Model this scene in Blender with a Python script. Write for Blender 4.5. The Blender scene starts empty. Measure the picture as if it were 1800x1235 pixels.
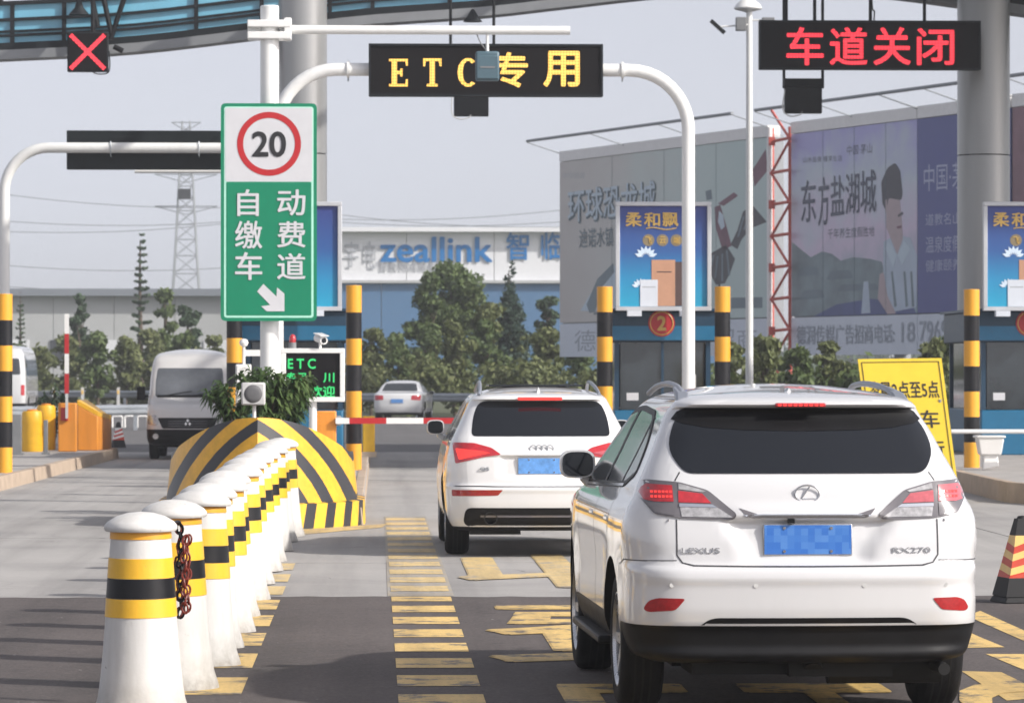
import bpy, bmesh, math, random
from mathutils import Vector, Matrix, Euler
from mathutils.bvhtree import BVHTree

R = math.radians
random.seed(11)
SC = bpy.context.scene
COL = SC.collection

# ------------------------------------------------------------------ camera, sky, sun, exposure
F_PX, CXP, CYP = 6800.0, 900.0, 617.5        # focal length and centre in photo pixels (1800 x 1235)
VPX, VPY, EYE = 660.0, 650.0, 1.84           # vanishing point of the lane, eye height
YAW, PITCH = math.atan((CXP - VPX) / F_PX), math.atan((VPY - CYP) / F_PX)
camd = bpy.data.cameras.new('camera')
cam = bpy.data.objects.new('camera', camd)
COL.objects.link(cam)
cam.location = (0, 0, EYE)
cam.rotation_euler = (math.pi / 2 + PITCH, 0, -YAW)
camd.sensor_fit = 'HORIZONTAL'
camd.sensor_width = 36
camd.lens = 36 * F_PX / 1800
camd.clip_start, camd.clip_end = 0.5, 9000
camd.dof.use_dof = True
camd.dof.focus_distance = 26
camd.dof.aperture_fstop = 9
SC.camera = cam

SUN_EL, SUN_AZ = R(33), R(118)               # azimuth clockwise from +Y: right and slightly behind the camera
world = bpy.data.worlds.new('World')
SC.world = world
world.use_nodes = True
wn = world.node_tree.nodes
wl = world.node_tree.links
bg = wn['Background']
sky = wn.new('ShaderNodeTexSky')
sky.sky_type = 'NISHITA'
sky.sun_disc = False
sky.sun_elevation = SUN_EL
sky.sun_rotation = SUN_AZ
sky.altitude = 20
sky.air_density = 1.0
sky.dust_density = 2.0
sky.ozone_density = 1.5
# hazy day: the pale band of the horizon reaches higher up the sky
wtc = wn.new('ShaderNodeTexCoord')
wadd = wn.new('ShaderNodeVectorMath')
wadd.operation = 'ADD'
wadd.inputs[1].default_value = (0, 0, 0.14)
wnrm = wn.new('ShaderNodeVectorMath')
wnrm.operation = 'NORMALIZE'
wl.new(wtc.outputs['Generated'], wadd.inputs[0])
wl.new(wadd.outputs[0], wnrm.inputs[0])
wl.new(wnrm.outputs[0], sky.inputs['Vector'])
hsv = wn.new('ShaderNodeHueSaturation')
hsv.inputs['Saturation'].default_value = 0.32
wl.new(sky.outputs[0], hsv.inputs['Color'])
tint = wn.new('ShaderNodeMix')
tint.data_type = 'RGBA'
tint.blend_type = 'MULTIPLY'
tint.inputs[0].default_value = 1
tint.inputs[7].default_value = (0.98, 0.94, 0.955, 1)
wl.new(hsv.outputs[0], tint.inputs[6])
wl.new(tint.outputs[2], bg.inputs[0])
bg.inputs[1].default_value = 0.15
sund = bpy.data.lights.new('sun', 'SUN')
sund.energy = 3.5
sund.angle = R(1.2)
sund.color = (1.0, 0.955, 0.89)
sun = bpy.data.objects.new('sun', sund)
COL.objects.link(sun)
to_sun = Vector((math.cos(SUN_EL) * math.sin(SUN_AZ), math.cos(SUN_EL) * math.cos(SUN_AZ), math.sin(SUN_EL)))
sun.rotation_euler = to_sun.to_track_quat('Z', 'Y').to_euler()
sun.location = (30, -20, 40)
SC.view_settings.view_transform = 'Standard'
SC.view_settings.look = 'None'
SC.view_settings.gamma = 1
SC.view_settings.exposure = 0.47
SC.cycles.use_denoising = True
SC.cycles.max_bounces = 6
SC.cycles.volume_bounces = 0
SC.cycles.use_adaptive_sampling = True
HAZE = 0.0007                                   # density of the air, per metre

RM = Euler((math.pi / 2 + PITCH, 0, -YAW)).to_matrix()


def W(px, py, Y):
    """world point seen at photo pixel (px, py) that lies Y metres down the road"""
    v = RM @ Vector(((px - CXP) / F_PX, -(py - CYP) / F_PX, -1))
    v *= Y / v.y
    return Vector((v.x, v.y, EYE + v.z))


def G(px, py, z=0.0):
    v = RM @ Vector(((px - CXP) / F_PX, -(py - CYP) / F_PX, -1))
    v *= (z - EYE) / v.z
    return Vector((v.x, v.y, z))


# ------------------------------------------------------------------ materials
MATS = {}


def mat(name, col, rough=0.6, metal=0.0, var=0.12, scale=6.0, bump=0.0, bscale=60.0, coat=0.0, emit=None, estr=0.0, spec=0.5, streak=False):
    if name in MATS:
        return MATS[name]
    m = bpy.data.materials.new(name)
    m.use_nodes = True
    n, l = m.node_tree.nodes, m.node_tree.links
    b = n['Principled BSDF']
    b.inputs['Metallic'].default_value = metal
    b.inputs['Roughness'].default_value = rough
    b.inputs['Specular IOR Level'].default_value = spec
    if coat:
        b.inputs['Coat Weight'].default_value = coat
        b.inputs['Coat Roughness'].default_value = 0.06
    c4 = (*col, 1)
    if var > 0:
        tc = n.new('ShaderNodeTexCoord')
        nz = n.new('ShaderNodeTexNoise')
        nz.inputs['Scale'].default_value = scale
        nz.inputs['Detail'].default_value = 6
        nz.inputs['Roughness'].default_value = 0.65
        if streak:
            mp = n.new('ShaderNodeMapping')
            mp.inputs['Scale'].default_value = (1, 1, 0.12)
            l.new(tc.outputs['Object'], mp.inputs[0])
            l.new(mp.outputs[0], nz.inputs['Vector'])
        else:
            l.new(tc.outputs['Object'], nz.inputs['Vector'])
        rp = n.new('ShaderNodeValToRGB')
        rp.color_ramp.elements[0].position = 0.3
        rp.color_ramp.elements[1].position = 0.72
        rp.color_ramp.elements[0].color = tuple(max(0, c * (1 - var)) for c in col) + (1,)
        rp.color_ramp.elements[1].color = tuple(min(1, c * (1 + var * 0.6)) for c in col) + (1,)
        l.new(nz.outputs[0], rp.inputs[0])
        l.new(rp.outputs[0], b.inputs['Base Color'])
        mr = n.new('ShaderNodeMapRange')
        mr.inputs[3].default_value = max(0.02, rough - 0.08)
        mr.inputs[4].default_value = min(1, rough + 0.08)
        l.new(nz.outputs[0], mr.inputs[0])
        l.new(mr.outputs[0], b.inputs['Roughness'])
    else:
        b.inputs['Base Color'].default_value = c4
    if bump:
        tc2 = n.new('ShaderNodeTexCoord')
        nb = n.new('ShaderNodeTexNoise')
        nb.inputs['Scale'].default_value = bscale
        nb.inputs['Detail'].default_value = 5
        l.new(tc2.outputs['Object'], nb.inputs['Vector'])
        bp = n.new('ShaderNodeBump')
        bp.inputs['Strength'].default_value = bump
        bp.inputs['Distance'].default_value = 0.02
        l.new(nb.outputs[0], bp.inputs['Height'])
        l.new(bp.outputs[0], b.inputs['Normal'])
    if emit:
        b.inputs['Emission Color'].default_value = (*emit, 1)
        b.inputs['Emission Strength'].default_value = estr
    MATS[name] = m
    return m


def nodes_of(name, rough=0.6):
    m = bpy.data.materials.new(name)
    m.use_nodes = True
    MATS[name] = m
    b = m.node_tree.nodes['Principled BSDF']
    b.inputs['Roughness'].default_value = rough
    return m, m.node_tree.nodes, m.node_tree.links, b


def ramp(n, stops, interp='LINEAR'):
    r = n.new('ShaderNodeValToRGB')
    r.color_ramp.interpolation = interp
    el = r.color_ramp.elements
    while len(el) > 1:
        el.remove(el[-1])
    el[0].position, el[0].color = stops[0][0], (*stops[0][1], 1)
    for p, c in stops[1:]:
        e = el.new(p)
        e.color = (*c, 1)
    return r


def math_node(n, l, op, a, b=None, clamp=False):
    k = n.new('ShaderNodeMath')
    k.operation = op
    k.use_clamp = clamp
    for i, s in enumerate((a, b)):
        if s is None:
            continue
        if isinstance(s, (int, float)):
            k.inputs[i].default_value = s
        else:
            l.new(s, k.inputs[i])
    return k.outputs[0]


def noise_node(n, l, vec, scale, detail=6, rough=0.6, stretch=None):
    if stretch:
        mp = n.new('ShaderNodeMapping')
        mp.inputs['Scale'].default_value = stretch
        l.new(vec, mp.inputs[0])
        vec = mp.outputs[0]
    z = n.new('ShaderNodeTexNoise')
    z.inputs['Scale'].default_value = scale
    z.inputs['Detail'].default_value = detail
    z.inputs['Roughness'].default_value = rough
    l.new(vec, z.inputs['Vector'])
    return z.outputs[0]


def mixc(n, l, fac, a, b, mode='MIX'):
    k = n.new('ShaderNodeMix')
    k.data_type = 'RGBA'
    k.blend_type = mode
    for s, v in ((0, fac), (6, a), (7, b)):
        if isinstance(v, (int, float)):
            k.inputs[s].default_value = v
        elif isinstance(v, tuple):
            k.inputs[s].default_value = (*v, 1)
        else:
            l.new(v, k.inputs[s])
    return k.outputs[2]


def ground_mat(name, base, dark, light, speck, rough, tracks=0.0, specks=False):
    m, n, l, b = nodes_of(name, rough)
    geo = n.new('ShaderNodeNewGeometry')
    pos = geo.outputs['Position']
    big = noise_node(n, l, pos, 0.35, 5)
    r1 = ramp(n, [(0.3, dark), (0.5, base), (0.75, light)])
    l.new(big, r1.inputs[0])
    c = r1.outputs[0]
    # fine aggregate
    fine = noise_node(n, l, pos, 38, 3, 0.7)
    r2 = ramp(n, [(0.35, (1 - speck,) * 3), (0.62, (1, 1, 1)), (0.74, (1 + speck,) * 3)])
    l.new(fine, r2.inputs[0])
    c = mixc(n, l, 1.0, c, r2.outputs[0], 'MULTIPLY')
    # tyre tracks and oil drips along the lane
    st = noise_node(n, l, pos, 1.0, 4, 0.6, stretch=(1.6, 0.05, 1))
    r3 = ramp(n, [(0.34, (1 - tracks,) * 3), (0.55, (1, 1, 1))])
    l.new(st, r3.inputs[0])
    c = mixc(n, l, 1.0, c, r3.outputs[0], 'MULTIPLY')
    mid = noise_node(n, l, pos, 9, 5, 0.7)
    rm_ = ramp(n, [(0.3, (1 - speck * 0.45,) * 3), (0.7, (1 + speck * 0.35,) * 3)])
    l.new(mid, rm_.inputs[0])
    c = mixc(n, l, 1.0, c, rm_.outputs[0], 'MULTIPLY')
    oil = noise_node(n, l, pos, 1.7, 4, 0.55)
    r4 = ramp(n, [(0.26, (0.72,) * 3), (0.36, (1, 1, 1))])
    l.new(oil, r4.inputs[0])
    c = mixc(n, l, 1.0, c, r4.outputs[0], 'MULTIPLY')
    # hairline cracks, only in patches
    dn = n.new('ShaderNodeTexNoise')
    dn.inputs['Scale'].default_value = 1.3
    l.new(pos, dn.inputs['Vector'])
    dv = n.new('ShaderNodeVectorMath')
    dv.operation = 'ADD'
    l.new(pos, dv.inputs[0])
    l.new(dn.outputs['Color'], dv.inputs[1])
    vc = n.new('ShaderNodeTexVoronoi')
    vc.feature = 'DISTANCE_TO_EDGE'
    vc.inputs['Scale'].default_value = 0.42
    l.new(dv.outputs[0], vc.inputs['Vector'])
    pm = noise_node(n, l, pos, 0.22, 2)
    cw = math_node(n, l, 'MULTIPLY', math_node(n, l, 'SUBTRACT', pm, 0.47), 0.035, clamp=True)
    c = mixc(n, l, math_node(n, l, 'MULTIPLY', math_node(n, l, 'LESS_THAN', vc.outputs['Distance'], cw), 0.55), c, tuple(k * 0.35 for k in base))
    if specks:                                    # scattered pale grit
        vo = n.new('ShaderNodeTexVoronoi')
        vo.inputs['Scale'].default_value = 5.5
        l.new(pos, vo.inputs['Vector'])
        sz = math_node(n, l, 'MULTIPLY', noise_node(n, l, pos, 2.3, 2), 0.30)
        c = mixc(n, l, math_node(n, l, 'LESS_THAN', vo.outputs['Distance'], math_node(n, l, 'SUBTRACT', sz, 0.135)), c, (0.45, 0.43, 0.41))
    l.new(c, b.inputs['Base Color'])
    bp = n.new('ShaderNodeBump')
    bp.inputs['Strength'].default_value = 0.35
    bp.inputs['Distance'].default_value = 0.012
    l.new(fine, bp.inputs['Height'])
    l.new(bp.outputs[0], b.inputs['Normal'])
    return m


ground_mat('asphalt', (0.112, 0.094, 0.089), (0.086, 0.074, 0.070), (0.136, 0.116, 0.109), 0.42, 0.85, 0.26, True)
ground_mat('concrete', (0.36, 0.345, 0.33), (0.29, 0.28, 0.27), (0.41, 0.395, 0.375), 0.10, 0.85, 0.22)
ground_mat('far_asphalt', (0.13, 0.125, 0.125), (0.11, 0.105, 0.105), (0.15, 0.145, 0.145), 0.2, 0.85, 0.1)
ground_mat('joint', (0.12, 0.115, 0.11), (0.09, 0.09, 0.09), (0.14, 0.135, 0.13), 0.2, 0.9, 0.1)
ground_mat('field', (0.085, 0.10, 0.045), (0.06, 0.075, 0.03), (0.14, 0.14, 0.07), 0.3, 0.95, 0.0)


def worn_paint(name, col, worn, amount):
    m, n, l, b = nodes_of(name, 0.6)
    geo = n.new('ShaderNodeNewGeometry')
    w1 = noise_node(n, l, geo.outputs['Position'], 3.2, 8, 0.72)
    r = ramp(n, [(amount, worn), (amount + 0.07, tuple(c * 0.85 for c in col)), (amount + 0.3, col)])
    l.new(w1, r.inputs[0])
    tk = noise_node(n, l, geo.outputs['Position'], 1.0, 5, 0.65, stretch=(2.6, 0.12, 1))
    r2 = ramp(n, [(0.34, (0.66, 0.66, 0.68)), (0.56, (1, 1, 1))])
    l.new(tk, r2.inputs[0])
    gr = noise_node(n, l, geo.outputs['Position'], 34, 4, 0.75)
    r3 = ramp(n, [(0.34, (0.70, 0.70, 0.72)), (0.48, (1, 1, 1))])
    l.new(gr, r3.inputs[0])
    c = mixc(n, l, 1.0, r.outputs[0], r2.outputs[0], 'MULTIPLY')
    c = mixc(n, l, 1.0, c, r3.outputs[0], 'MULTIPLY')
    l.new(c, b.inputs['Base Color'])


worn_paint('yellow_marking', (0.80, 0.55, 0.19), (0.15, 0.13, 0.11), 0.40)
worn_paint('faded_marking', (0.74, 0.55, 0.25), (0.42, 0.37, 0.30), 0.40)
worn_paint('paint_film', (0.44, 0.38, 0.29), (0.36, 0.34, 0.31), 0.45)

mat('white_paint', (0.80, 0.79, 0.76), 0.4, var=0.07, scale=3, streak=True)
mat('white_metal', (0.78, 0.78, 0.76), 0.35, var=0.08, scale=4, streak=True, coat=0.3)


def bollard_paint(name, col, rough, scuff):
    """painted concrete: tyre scuffs, chips and splash grime near the foot, different on each bollard"""
    m, n, l, b = nodes_of(name, rough)
    tc = n.new('ShaderNodeTexCoord')
    oi = n.new('ShaderNodeObjectInfo')
    sh = n.new('ShaderNodeVectorMath')
    sh.operation = 'ADD'
    l.new(tc.outputs['Object'], sh.inputs[0])
    cm = n.new('ShaderNodeCombineXYZ')
    l.new(math_node(n, l, 'MULTIPLY', oi.outputs['Random'], 37.0), cm.inputs[0])
    l.new(math_node(n, l, 'MULTIPLY', oi.outputs['Random'], 11.0), cm.inputs[2])
    l.new(cm.outputs[0], sh.inputs[1])
    v = sh.outputs[0]
    sp = n.new('ShaderNodeSeparateXYZ')
    l.new(tc.outputs['Object'], sp.inputs[0])
    st = noise_node(n, l, v, 9, 6, 0.65, stretch=(1, 1, .15))
    r1 = ramp(n, [(0.3, (0.86, 0.85, 0.83)), (0.6, (1, 1, 1))])
    l.new(st, r1.inputs[0])
    c = mixc(n, l, 1.0, col, r1.outputs[0], 'MULTIPLY')
    ch = noise_node(n, l, v, 14, 8, 0.75)
    r2 = ramp(n, [(0.31, (1, 1, 1)), (0.34, (0, 0, 0))])
    l.new(ch, r2.inputs[0])
    c = mixc(n, l, math_node(n, l, 'MULTIPLY', r2.outputs[0], scuff), c, (0.16, 0.15, 0.14))
    lo = n.new('ShaderNodeMapRange')
    lo.inputs[1].default_value, lo.inputs[2].default_value = 0.22, 0.0
    l.new(sp.outputs[2], lo.inputs[0])
    g = noise_node(n, l, v, 16, 6, 0.7)
    c = mixc(n, l, math_node(n, l, 'MULTIPLY', math_node(n, l, 'MULTIPLY', lo.outputs[0], g), 1.3, clamp=True), c, (0.20, 0.18, 0.15))
    l.new(c, b.inputs['Base Color'])
    bp = n.new('ShaderNodeBump')
    bp.inputs['Strength'].default_value = 0.25
    bp.inputs['Distance'].default_value = 0.01
    l.new(ch, bp.inputs['Height'])
    l.new(bp.outputs[0], b.inputs['Normal'])


bollard_paint('bollard_white', (0.63, 0.62, 0.60), 0.6, 0.8)
bollard_paint('bollard_yellow', (0.83, 0.47, 0.03), 0.4, 0.6)
mat('bollard_black', (0.010, 0.010, 0.012), 0.4, var=0.3, scale=9, spec=0.3)
mat('post_orange', (0.76, 0.36, 0.025), 0.4, var=0.14, scale=5, streak=True)
mat('orange_paint', (0.72, 0.27, 0.03), 0.5, var=0.16, scale=4, streak=True)
mat('yellow_plastic', (0.80, 0.44, 0.02), 0.45, var=0.12)
mat('black_metal', (0.007, 0.008, 0.010), 0.5, var=0.25, spec=0.2)
mat('dark_steel', (0.010, 0.013, 0.016), 0.55, var=0.2, spec=0.25)
mat('led_panel', (0.007, 0.006, 0.007), 0.6, var=0.2, scale=40, spec=0.15)
mat('sign_back', (0.010, 0.014, 0.016), 0.55, var=0.3, scale=3, spec=0.2)


def led_mat(name, em, strength, pitch):
    """lit diodes: bright dots on a slightly dimmer ground"""
    m, n, l, b = nodes_of(name, 0.6)
    b.inputs['Base Color'].default_value = (em[0] * .2, em[1] * .2, em[2] * .2, 1)
    tc = n.new('ShaderNodeTexCoord')
    vm = n.new('ShaderNodeVectorMath')
    vm.operation = 'SCALE'
    vm.inputs['Scale'].default_value = 1 / pitch
    l.new(tc.outputs['Object'], vm.inputs[0])
    fr = n.new('ShaderNodeVectorMath')
    fr.operation = 'FRACTION'
    l.new(vm.outputs[0], fr.inputs[0])
    sp = n.new('ShaderNodeSeparateXYZ')
    l.new(fr.outputs[0], sp.inputs[0])
    dx = math_node(n, l, 'SUBTRACT', sp.outputs[0], .5)
    dz = math_node(n, l, 'SUBTRACT', sp.outputs[2], .5)
    d2 = math_node(n, l, 'ADD', math_node(n, l, 'MULTIPLY', dx, dx), math_node(n, l, 'MULTIPLY', dz, dz))
    k = n.new('ShaderNodeMapRange')
    k.inputs[1].default_value, k.inputs[2].default_value = .30, .04
    k.inputs[3].default_value, k.inputs[4].default_value = strength * .45, strength * 1.25
    l.new(d2, k.inputs[0])
    b.inputs['Emission Color'].default_value = (*em, 1)
    l.new(k.outputs[0], b.inputs['Emission Strength'])


led_mat('led_yellow', (1.0, 0.56, 0.11), 1.15, 0.047)
led_mat('led_red', (1.0, 0.045, 0.07), 1.1, 0.06)
led_mat('led_green', (0.03, 0.62, 0.16), 1.0, 0.022)
mat('brake_lit', (0.5, 0.02, 0.02), 0.3, var=0, emit=(1.0, 0.06, 0.05), estr=0.7)
mat('sign_green', (0.0, 0.21, 0.105), 0.35, var=0.06)
mat('sign_mint', (0.42, 0.78, 0.62), 0.35, var=0.05)
mat('sign_white', (0.60, 0.60, 0.62), 0.35, var=0.05)
mat('sign_red', (0.46, 0.018, 0.022), 0.35, var=0.06)
mat('sign_black', (0.02, 0.02, 0.022), 0.4, var=0.1)
mat('column_metal', (0.36, 0.36, 0.355), 0.35, metal=0.5, var=0.10, scale=2, streak=True)
mat('beam_grey', (0.24, 0.25, 0.26), 0.5, metal=0.2, var=0.15, scale=1.5)
mat('canopy_glass', (0.17, 0.46, 0.62), 0.2, var=0.14, scale=0.8, coat=0.3)
mat('shade_roof_sheet', (0.45, 0.46, 0.47), 0.5, var=0.1)
mat('booth_blue', (0.012, 0.135, 0.26), 0.35, var=0.10)
mat('booth_dark', (0.012, 0.045, 0.085), 0.4, var=0.12)
mat('booth_glass', (0.03, 0.038, 0.045), 0.08, var=0.5, scale=1.2, coat=0.6)
mat('kerb_stone', (0.42, 0.33, 0.25), 0.8, var=0.2, scale=3, bump=0.25)
mat('island_top', (0.37, 0.35, 0.33), 0.85, var=0.2, scale=2, bump=0.2)
mat('grey_plastic', (0.20, 0.205, 0.21), 0.5, var=0.12)
mat('teal_plastic', (0.075, 0.13, 0.16), 0.45, var=0.12)
mat('light_plastic', (0.56, 0.56, 0.55), 0.5, var=0.1)
mat('mesh_grey', (0.13, 0.13, 0.135), 0.7, var=0.3, scale=120)
mat('concrete_wall', (0.40, 0.40, 0.39), 0.85, var=0.12, scale=0.3)
mat('shed_grey', (0.43, 0.44, 0.44), 0.7, var=0.10, scale=0.12)
mat('shed_roof', (0.20, 0.22, 0.25), 0.6, var=0.1, scale=0.1)
mat('shed_blue', (0.075, 0.17, 0.31), 0.6, var=0.1, scale=0.15)
mat('shed_white', (0.70, 0.71, 0.73), 0.6, var=0.06, scale=0.2)
mat('letter_blue', (0.0, 0.15, 0.42), 0.45, var=0.08)
mat('letter_grey', (0.40, 0.42, 0.45), 0.5, var=0.08)
mat('galvanised', (0.44, 0.47, 0.50), 0.4, metal=0.6, var=0.14, scale=1.2)
mat('lattice_steel', (0.28, 0.30, 0.32), 0.6, metal=0.2, var=0.1)
mat('pylon_steel', (0.26, 0.28, 0.30), 0.6, metal=0.1, var=0.1)
mat('cone_red', (0.55, 0.05, 0.02), 0.5, var=0.15)
mat('cone_yellow', (0.80, 0.52, 0.16), 0.45, var=0.12)
mat('rubber', (0.012, 0.012, 0.013), 0.75, var=0.25, scale=10)
mat('tyre', (0.009, 0.009, 0.010), 0.8, var=0.3, scale=14, bump=0.2, bscale=40, spec=0.25)
mat('rim', (0.50, 0.51, 0.53), 0.28, metal=0.9, var=0.06)
mat('under', (0.006, 0.006, 0.006), 0.8, var=0.4, scale=8)
mat('plastic_black', (0.007, 0.007, 0.008), 0.5, var=0.25, scale=8, spec=0.25)


def car_paint(name, col, rough):
    """clear-coated paint with a film of road dust on the lower panels"""
    m, n, l, b = nodes_of(name, rough)
    tc = n.new('ShaderNodeTexCoord')
    sp = n.new('ShaderNodeSeparateXYZ')
    l.new(tc.outputs['Object'], sp.inputs[0])
    low = n.new('ShaderNodeMapRange')
    low.inputs[1].default_value, low.inputs[2].default_value = 1.0, 0.4
    l.new(sp.outputs[2], low.inputs[0])
    nz = noise_node(n, l, tc.outputs['Object'], 5, 7, 0.7, stretch=(1, 1, .5))
    f = math_node(n, l, 'MULTIPLY', math_node(n, l, 'MULTIPLY', low.outputs[0], nz), 0.22, clamp=True)
    fine = noise_node(n, l, tc.outputs['Object'], 90, 4, 0.7)
    f = math_node(n, l, 'ADD', f, math_node(n, l, 'MULTIPLY', math_node(n, l, 'SUBTRACT', fine, 0.45), 0.06), clamp=True)
    c = mixc(n, l, f, col, (0.36, 0.33, 0.29))
    l.new(c, b.inputs['Base Color'])
    b.inputs['Coat Weight'].default_value = 1.0
    cr = math_node(n, l, 'ADD', math_node(n, l, 'MULTIPLY', f, 0.6), 0.04)
    l.new(cr, b.inputs['Coat Roughness'])


car_paint('car_white', (0.73, 0.73, 0.73), 0.28)
car_paint('car_pearl', (0.625, 0.625, 0.63), 0.26)
mat('windscreen', (0.13, 0.14, 0.155), 0.10, var=0.35, scale=1.4, spec=0.6)
mat('van_silver', (0.64, 0.625, 0.61), 0.32, var=0.04, scale=2, coat=0.8)
mat('glass_dark', (0.010, 0.012, 0.016), 0.04, var=0, spec=0.5)
mat('glass_grey', (0.045, 0.05, 0.057), 0.10, var=0, spec=0.3)
mat('seam', (0.045, 0.045, 0.05), 0.6, var=0)
mat('chrome', (0.70, 0.71, 0.73), 0.12, metal=1.0, var=0)
mat('badge_chrome', (0.50, 0.51, 0.53), 0.2, metal=0.8, var=0)
mat('rail_silver', (0.24, 0.26, 0.30), 0.4, metal=0.3, var=0.05)
mat('lamp_red', (0.48, 0.018, 0.028), 0.12, var=0.25, scale=30, coat=1.0)
mat('lamp_pink', (0.50, 0.10, 0.12), 0.12, var=0.2, scale=30, coat=1.0)
mat('lamp_clear', (0.50, 0.49, 0.49), 0.14, metal=0.35, var=0.45, scale=25, coat=1.0)
mat('lamp_case', (0.14, 0.13, 0.14), 0.2, var=0.2, coat=1.0)
mat('reflector', (0.36, 0.008, 0.01), 0.2, var=0.3, scale=60, coat=1.0)
mat('truss_red', (0.55, 0.10, 0.075), 0.55, var=0.12)
mat('truss_white', (0.80, 0.79, 0.78), 0.5, var=0.08)
mat('bark', (0.10, 0.075, 0.055), 0.9, var=0.3, scale=9, bump=0.5, bscale=20)
mat('gold', (0.62, 0.40, 0.10), 0.4, var=0.1)
mat('dim_gold', (0.24, 0.19, 0.11), 0.5, var=0.1)
mat('petal', (0.62, 0.74, 0.86), 0.5, var=0.1)
mat('box_tan', (0.50, 0.27, 0.17), 0.5, var=0.08)
mat('box_brown', (0.09, 0.055, 0.05), 0.5, var=0.1)
mat('box_white', (0.62, 0.66, 0.72), 0.5, var=0.06)
mat('frame_grey', (0.52, 0.53, 0.55), 0.4, metal=0.2, var=0.06)
mat('yellow_board', (0.82, 0.58, 0.035), 0.45, var=0.06)
mat('wire', (0.16, 0.17, 0.18), 0.6, var=0)
mat('soil', (0.09, 0.065, 0.045), 0.9, var=0.3)
mat('chain_red', (0.16, 0.02, 0.010), 0.5, var=0.2)
# billboard print colours
mat('print_bird', (0.06, 0.06, 0.075), 0.5, var=0.3, scale=1.2)
mat('print_pale', (0.50, 0.60, 0.68), 0.5, var=0.08, scale=0.5)
mat('print_maroon', (0.19, 0.08, 0.12), 0.5, var=0.3, scale=1.5)
mat('print_slate', (0.16, 0.215, 0.25), 0.5, var=0.2, scale=0.6)
mat('print_ink', (0.07, 0.08, 0.13), 0.5, var=0.2)
mat('print_navy', (0.085, 0.10, 0.29), 0.5, var=0.08, scale=0.5)
mat('print_text', (0.40, 0.43, 0.58), 0.5, var=0.08)
mat('print_hair', (0.055, 0.055, 0.075), 0.5, var=0.2)
mat('print_skin', (0.45, 0.36, 0.38), 0.5, var=0.1)
mat('print_shirt', (0.44, 0.52, 0.62), 0.5, var=0.12, scale=1.0)
mat('print_hill', (0.21, 0.27, 0.30), 0.5, var=0.35, scale=0.9)
mat('print_water', (0.075, 0.10, 0.25), 0.5, var=0.25, scale=0.7)
mat('print_strip', (0.62, 0.67, 0.75), 0.5, var=0.05, scale=0.4)
mat('print_striptext', (0.33, 0.37, 0.43), 0.5, var=0.05)
mat('print_rose', (0.22, 0.11, 0.14), 0.5, var=0.4, scale=0.6)


def gradient_mat(name, axis, lo, hi, stops, noise_amt=0.0):
    m, n, l, b = nodes_of(name, 0.45)
    tc = n.new('ShaderNodeTexCoord')
    sp = n.new('ShaderNodeSeparateXYZ')
    l.new(tc.outputs['Object'], sp.inputs[0])
    mr = n.new('ShaderNodeMapRange')
    mr.inputs[1].default_value, mr.inputs[2].default_value = lo, hi
    l.new(sp.outputs[axis], mr.inputs[0])
    v = mr.outputs[0]
    if noise_amt:
        nz = noise_node(n, l, tc.outputs['Object'], 0.5, 4)
        v = math_node(n, l, 'ADD', v, math_node(n, l, 'MULTIPLY', math_node(n, l, 'SUBTRACT', nz, 0.5), noise_amt))
    r = ramp(n, stops)
    l.new(v, r.inputs[0])
    l.new(r.outputs[0], b.inputs['Base Color'])
    return m


gradient_mat('poster_blue', 2, 2.95, 4.9, [(0.0, (0.015, 0.33, 0.52)), (0.28, (0.02, 0.24, 0.46)), (0.55, (0.03, 0.10, 0.30)), (1.0, (0.035, 0.045, 0.20))])
gradient_mat('print_dusk', 2, 3.7, 10.0, [(0.0, (0.28, 0.38, 0.44)), (0.4, (0.60, 0.50, 0.64)), (0.7, (0.50, 0.56, 0.64)), (1.0, (0.38, 0.37, 0.66))], 0.9)
gradient_mat('print_sage', 0, 7.2, 13.7, [(0.0, (0.50, 0.47, 0.45)), (0.25, (0.53, 0.52, 0.50)), (0.6, (0.49, 0.58, 0.56)), (1.0, (0.45, 0.56, 0.55))], 0.5)


def striped_mat(name, arcs, period, shift, yellow, black):
    """yellow and black paint, laid out in the thing's own coordinates: arcs meeting in a point, or slanted blocks"""
    m, n, l, b = nodes_of(name, 0.42)
    tc = n.new('ShaderNodeTexCoord')
    sp = n.new('ShaderNodeSeparateXYZ')
    l.new(tc.outputs['Object'], sp.inputs[0])
    if arcs:
        ax = math_node(n, l, 'ADD', math_node(n, l, 'ABSOLUTE', sp.outputs[0]), arcs[0])
        az = math_node(n, l, 'ADD', sp.outputs[2], arcs[1])
        v = math_node(n, l, 'SQRT', math_node(n, l, 'ADD', math_node(n, l, 'MULTIPLY', ax, ax), math_node(n, l, 'MULTIPLY', az, az)))
    else:
        v = math_node(n, l, 'ADD', sp.outputs[0], math_node(n, l, 'MULTIPLY', sp.outputs[2], -0.25))
        v = math_node(n, l, 'ADD', v, math_node(n, l, 'MULTIPLY', sp.outputs[1], 0.45))
    v = math_node(n, l, 'ADD', v, shift)
    wob = noise_node(n, l, tc.outputs['Object'], 7, 3)
    v = math_node(n, l, 'ADD', v, math_node(n, l, 'MULTIPLY', wob, 0.012))
    fr = math_node(n, l, 'FRACT', math_node(n, l, 'DIVIDE', v, period))
    st = math_node(n, l, 'GREATER_THAN', fr, 0.53)
    wear = noise_node(n, l, tc.outputs['Object'], 9, 8, 0.7)
    r = ramp(n, [(0.3, (0.78, 0.78, 0.78)), (0.6, (1, 1, 1))])
    l.new(wear, r.inputs[0])
    c = mixc(n, l, st, yellow, black)
    c = mixc(n, l, 1.0, c, r.outputs[0], 'MULTIPLY')
    l.new(c, b.inputs['Base Color'])
    return m


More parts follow.
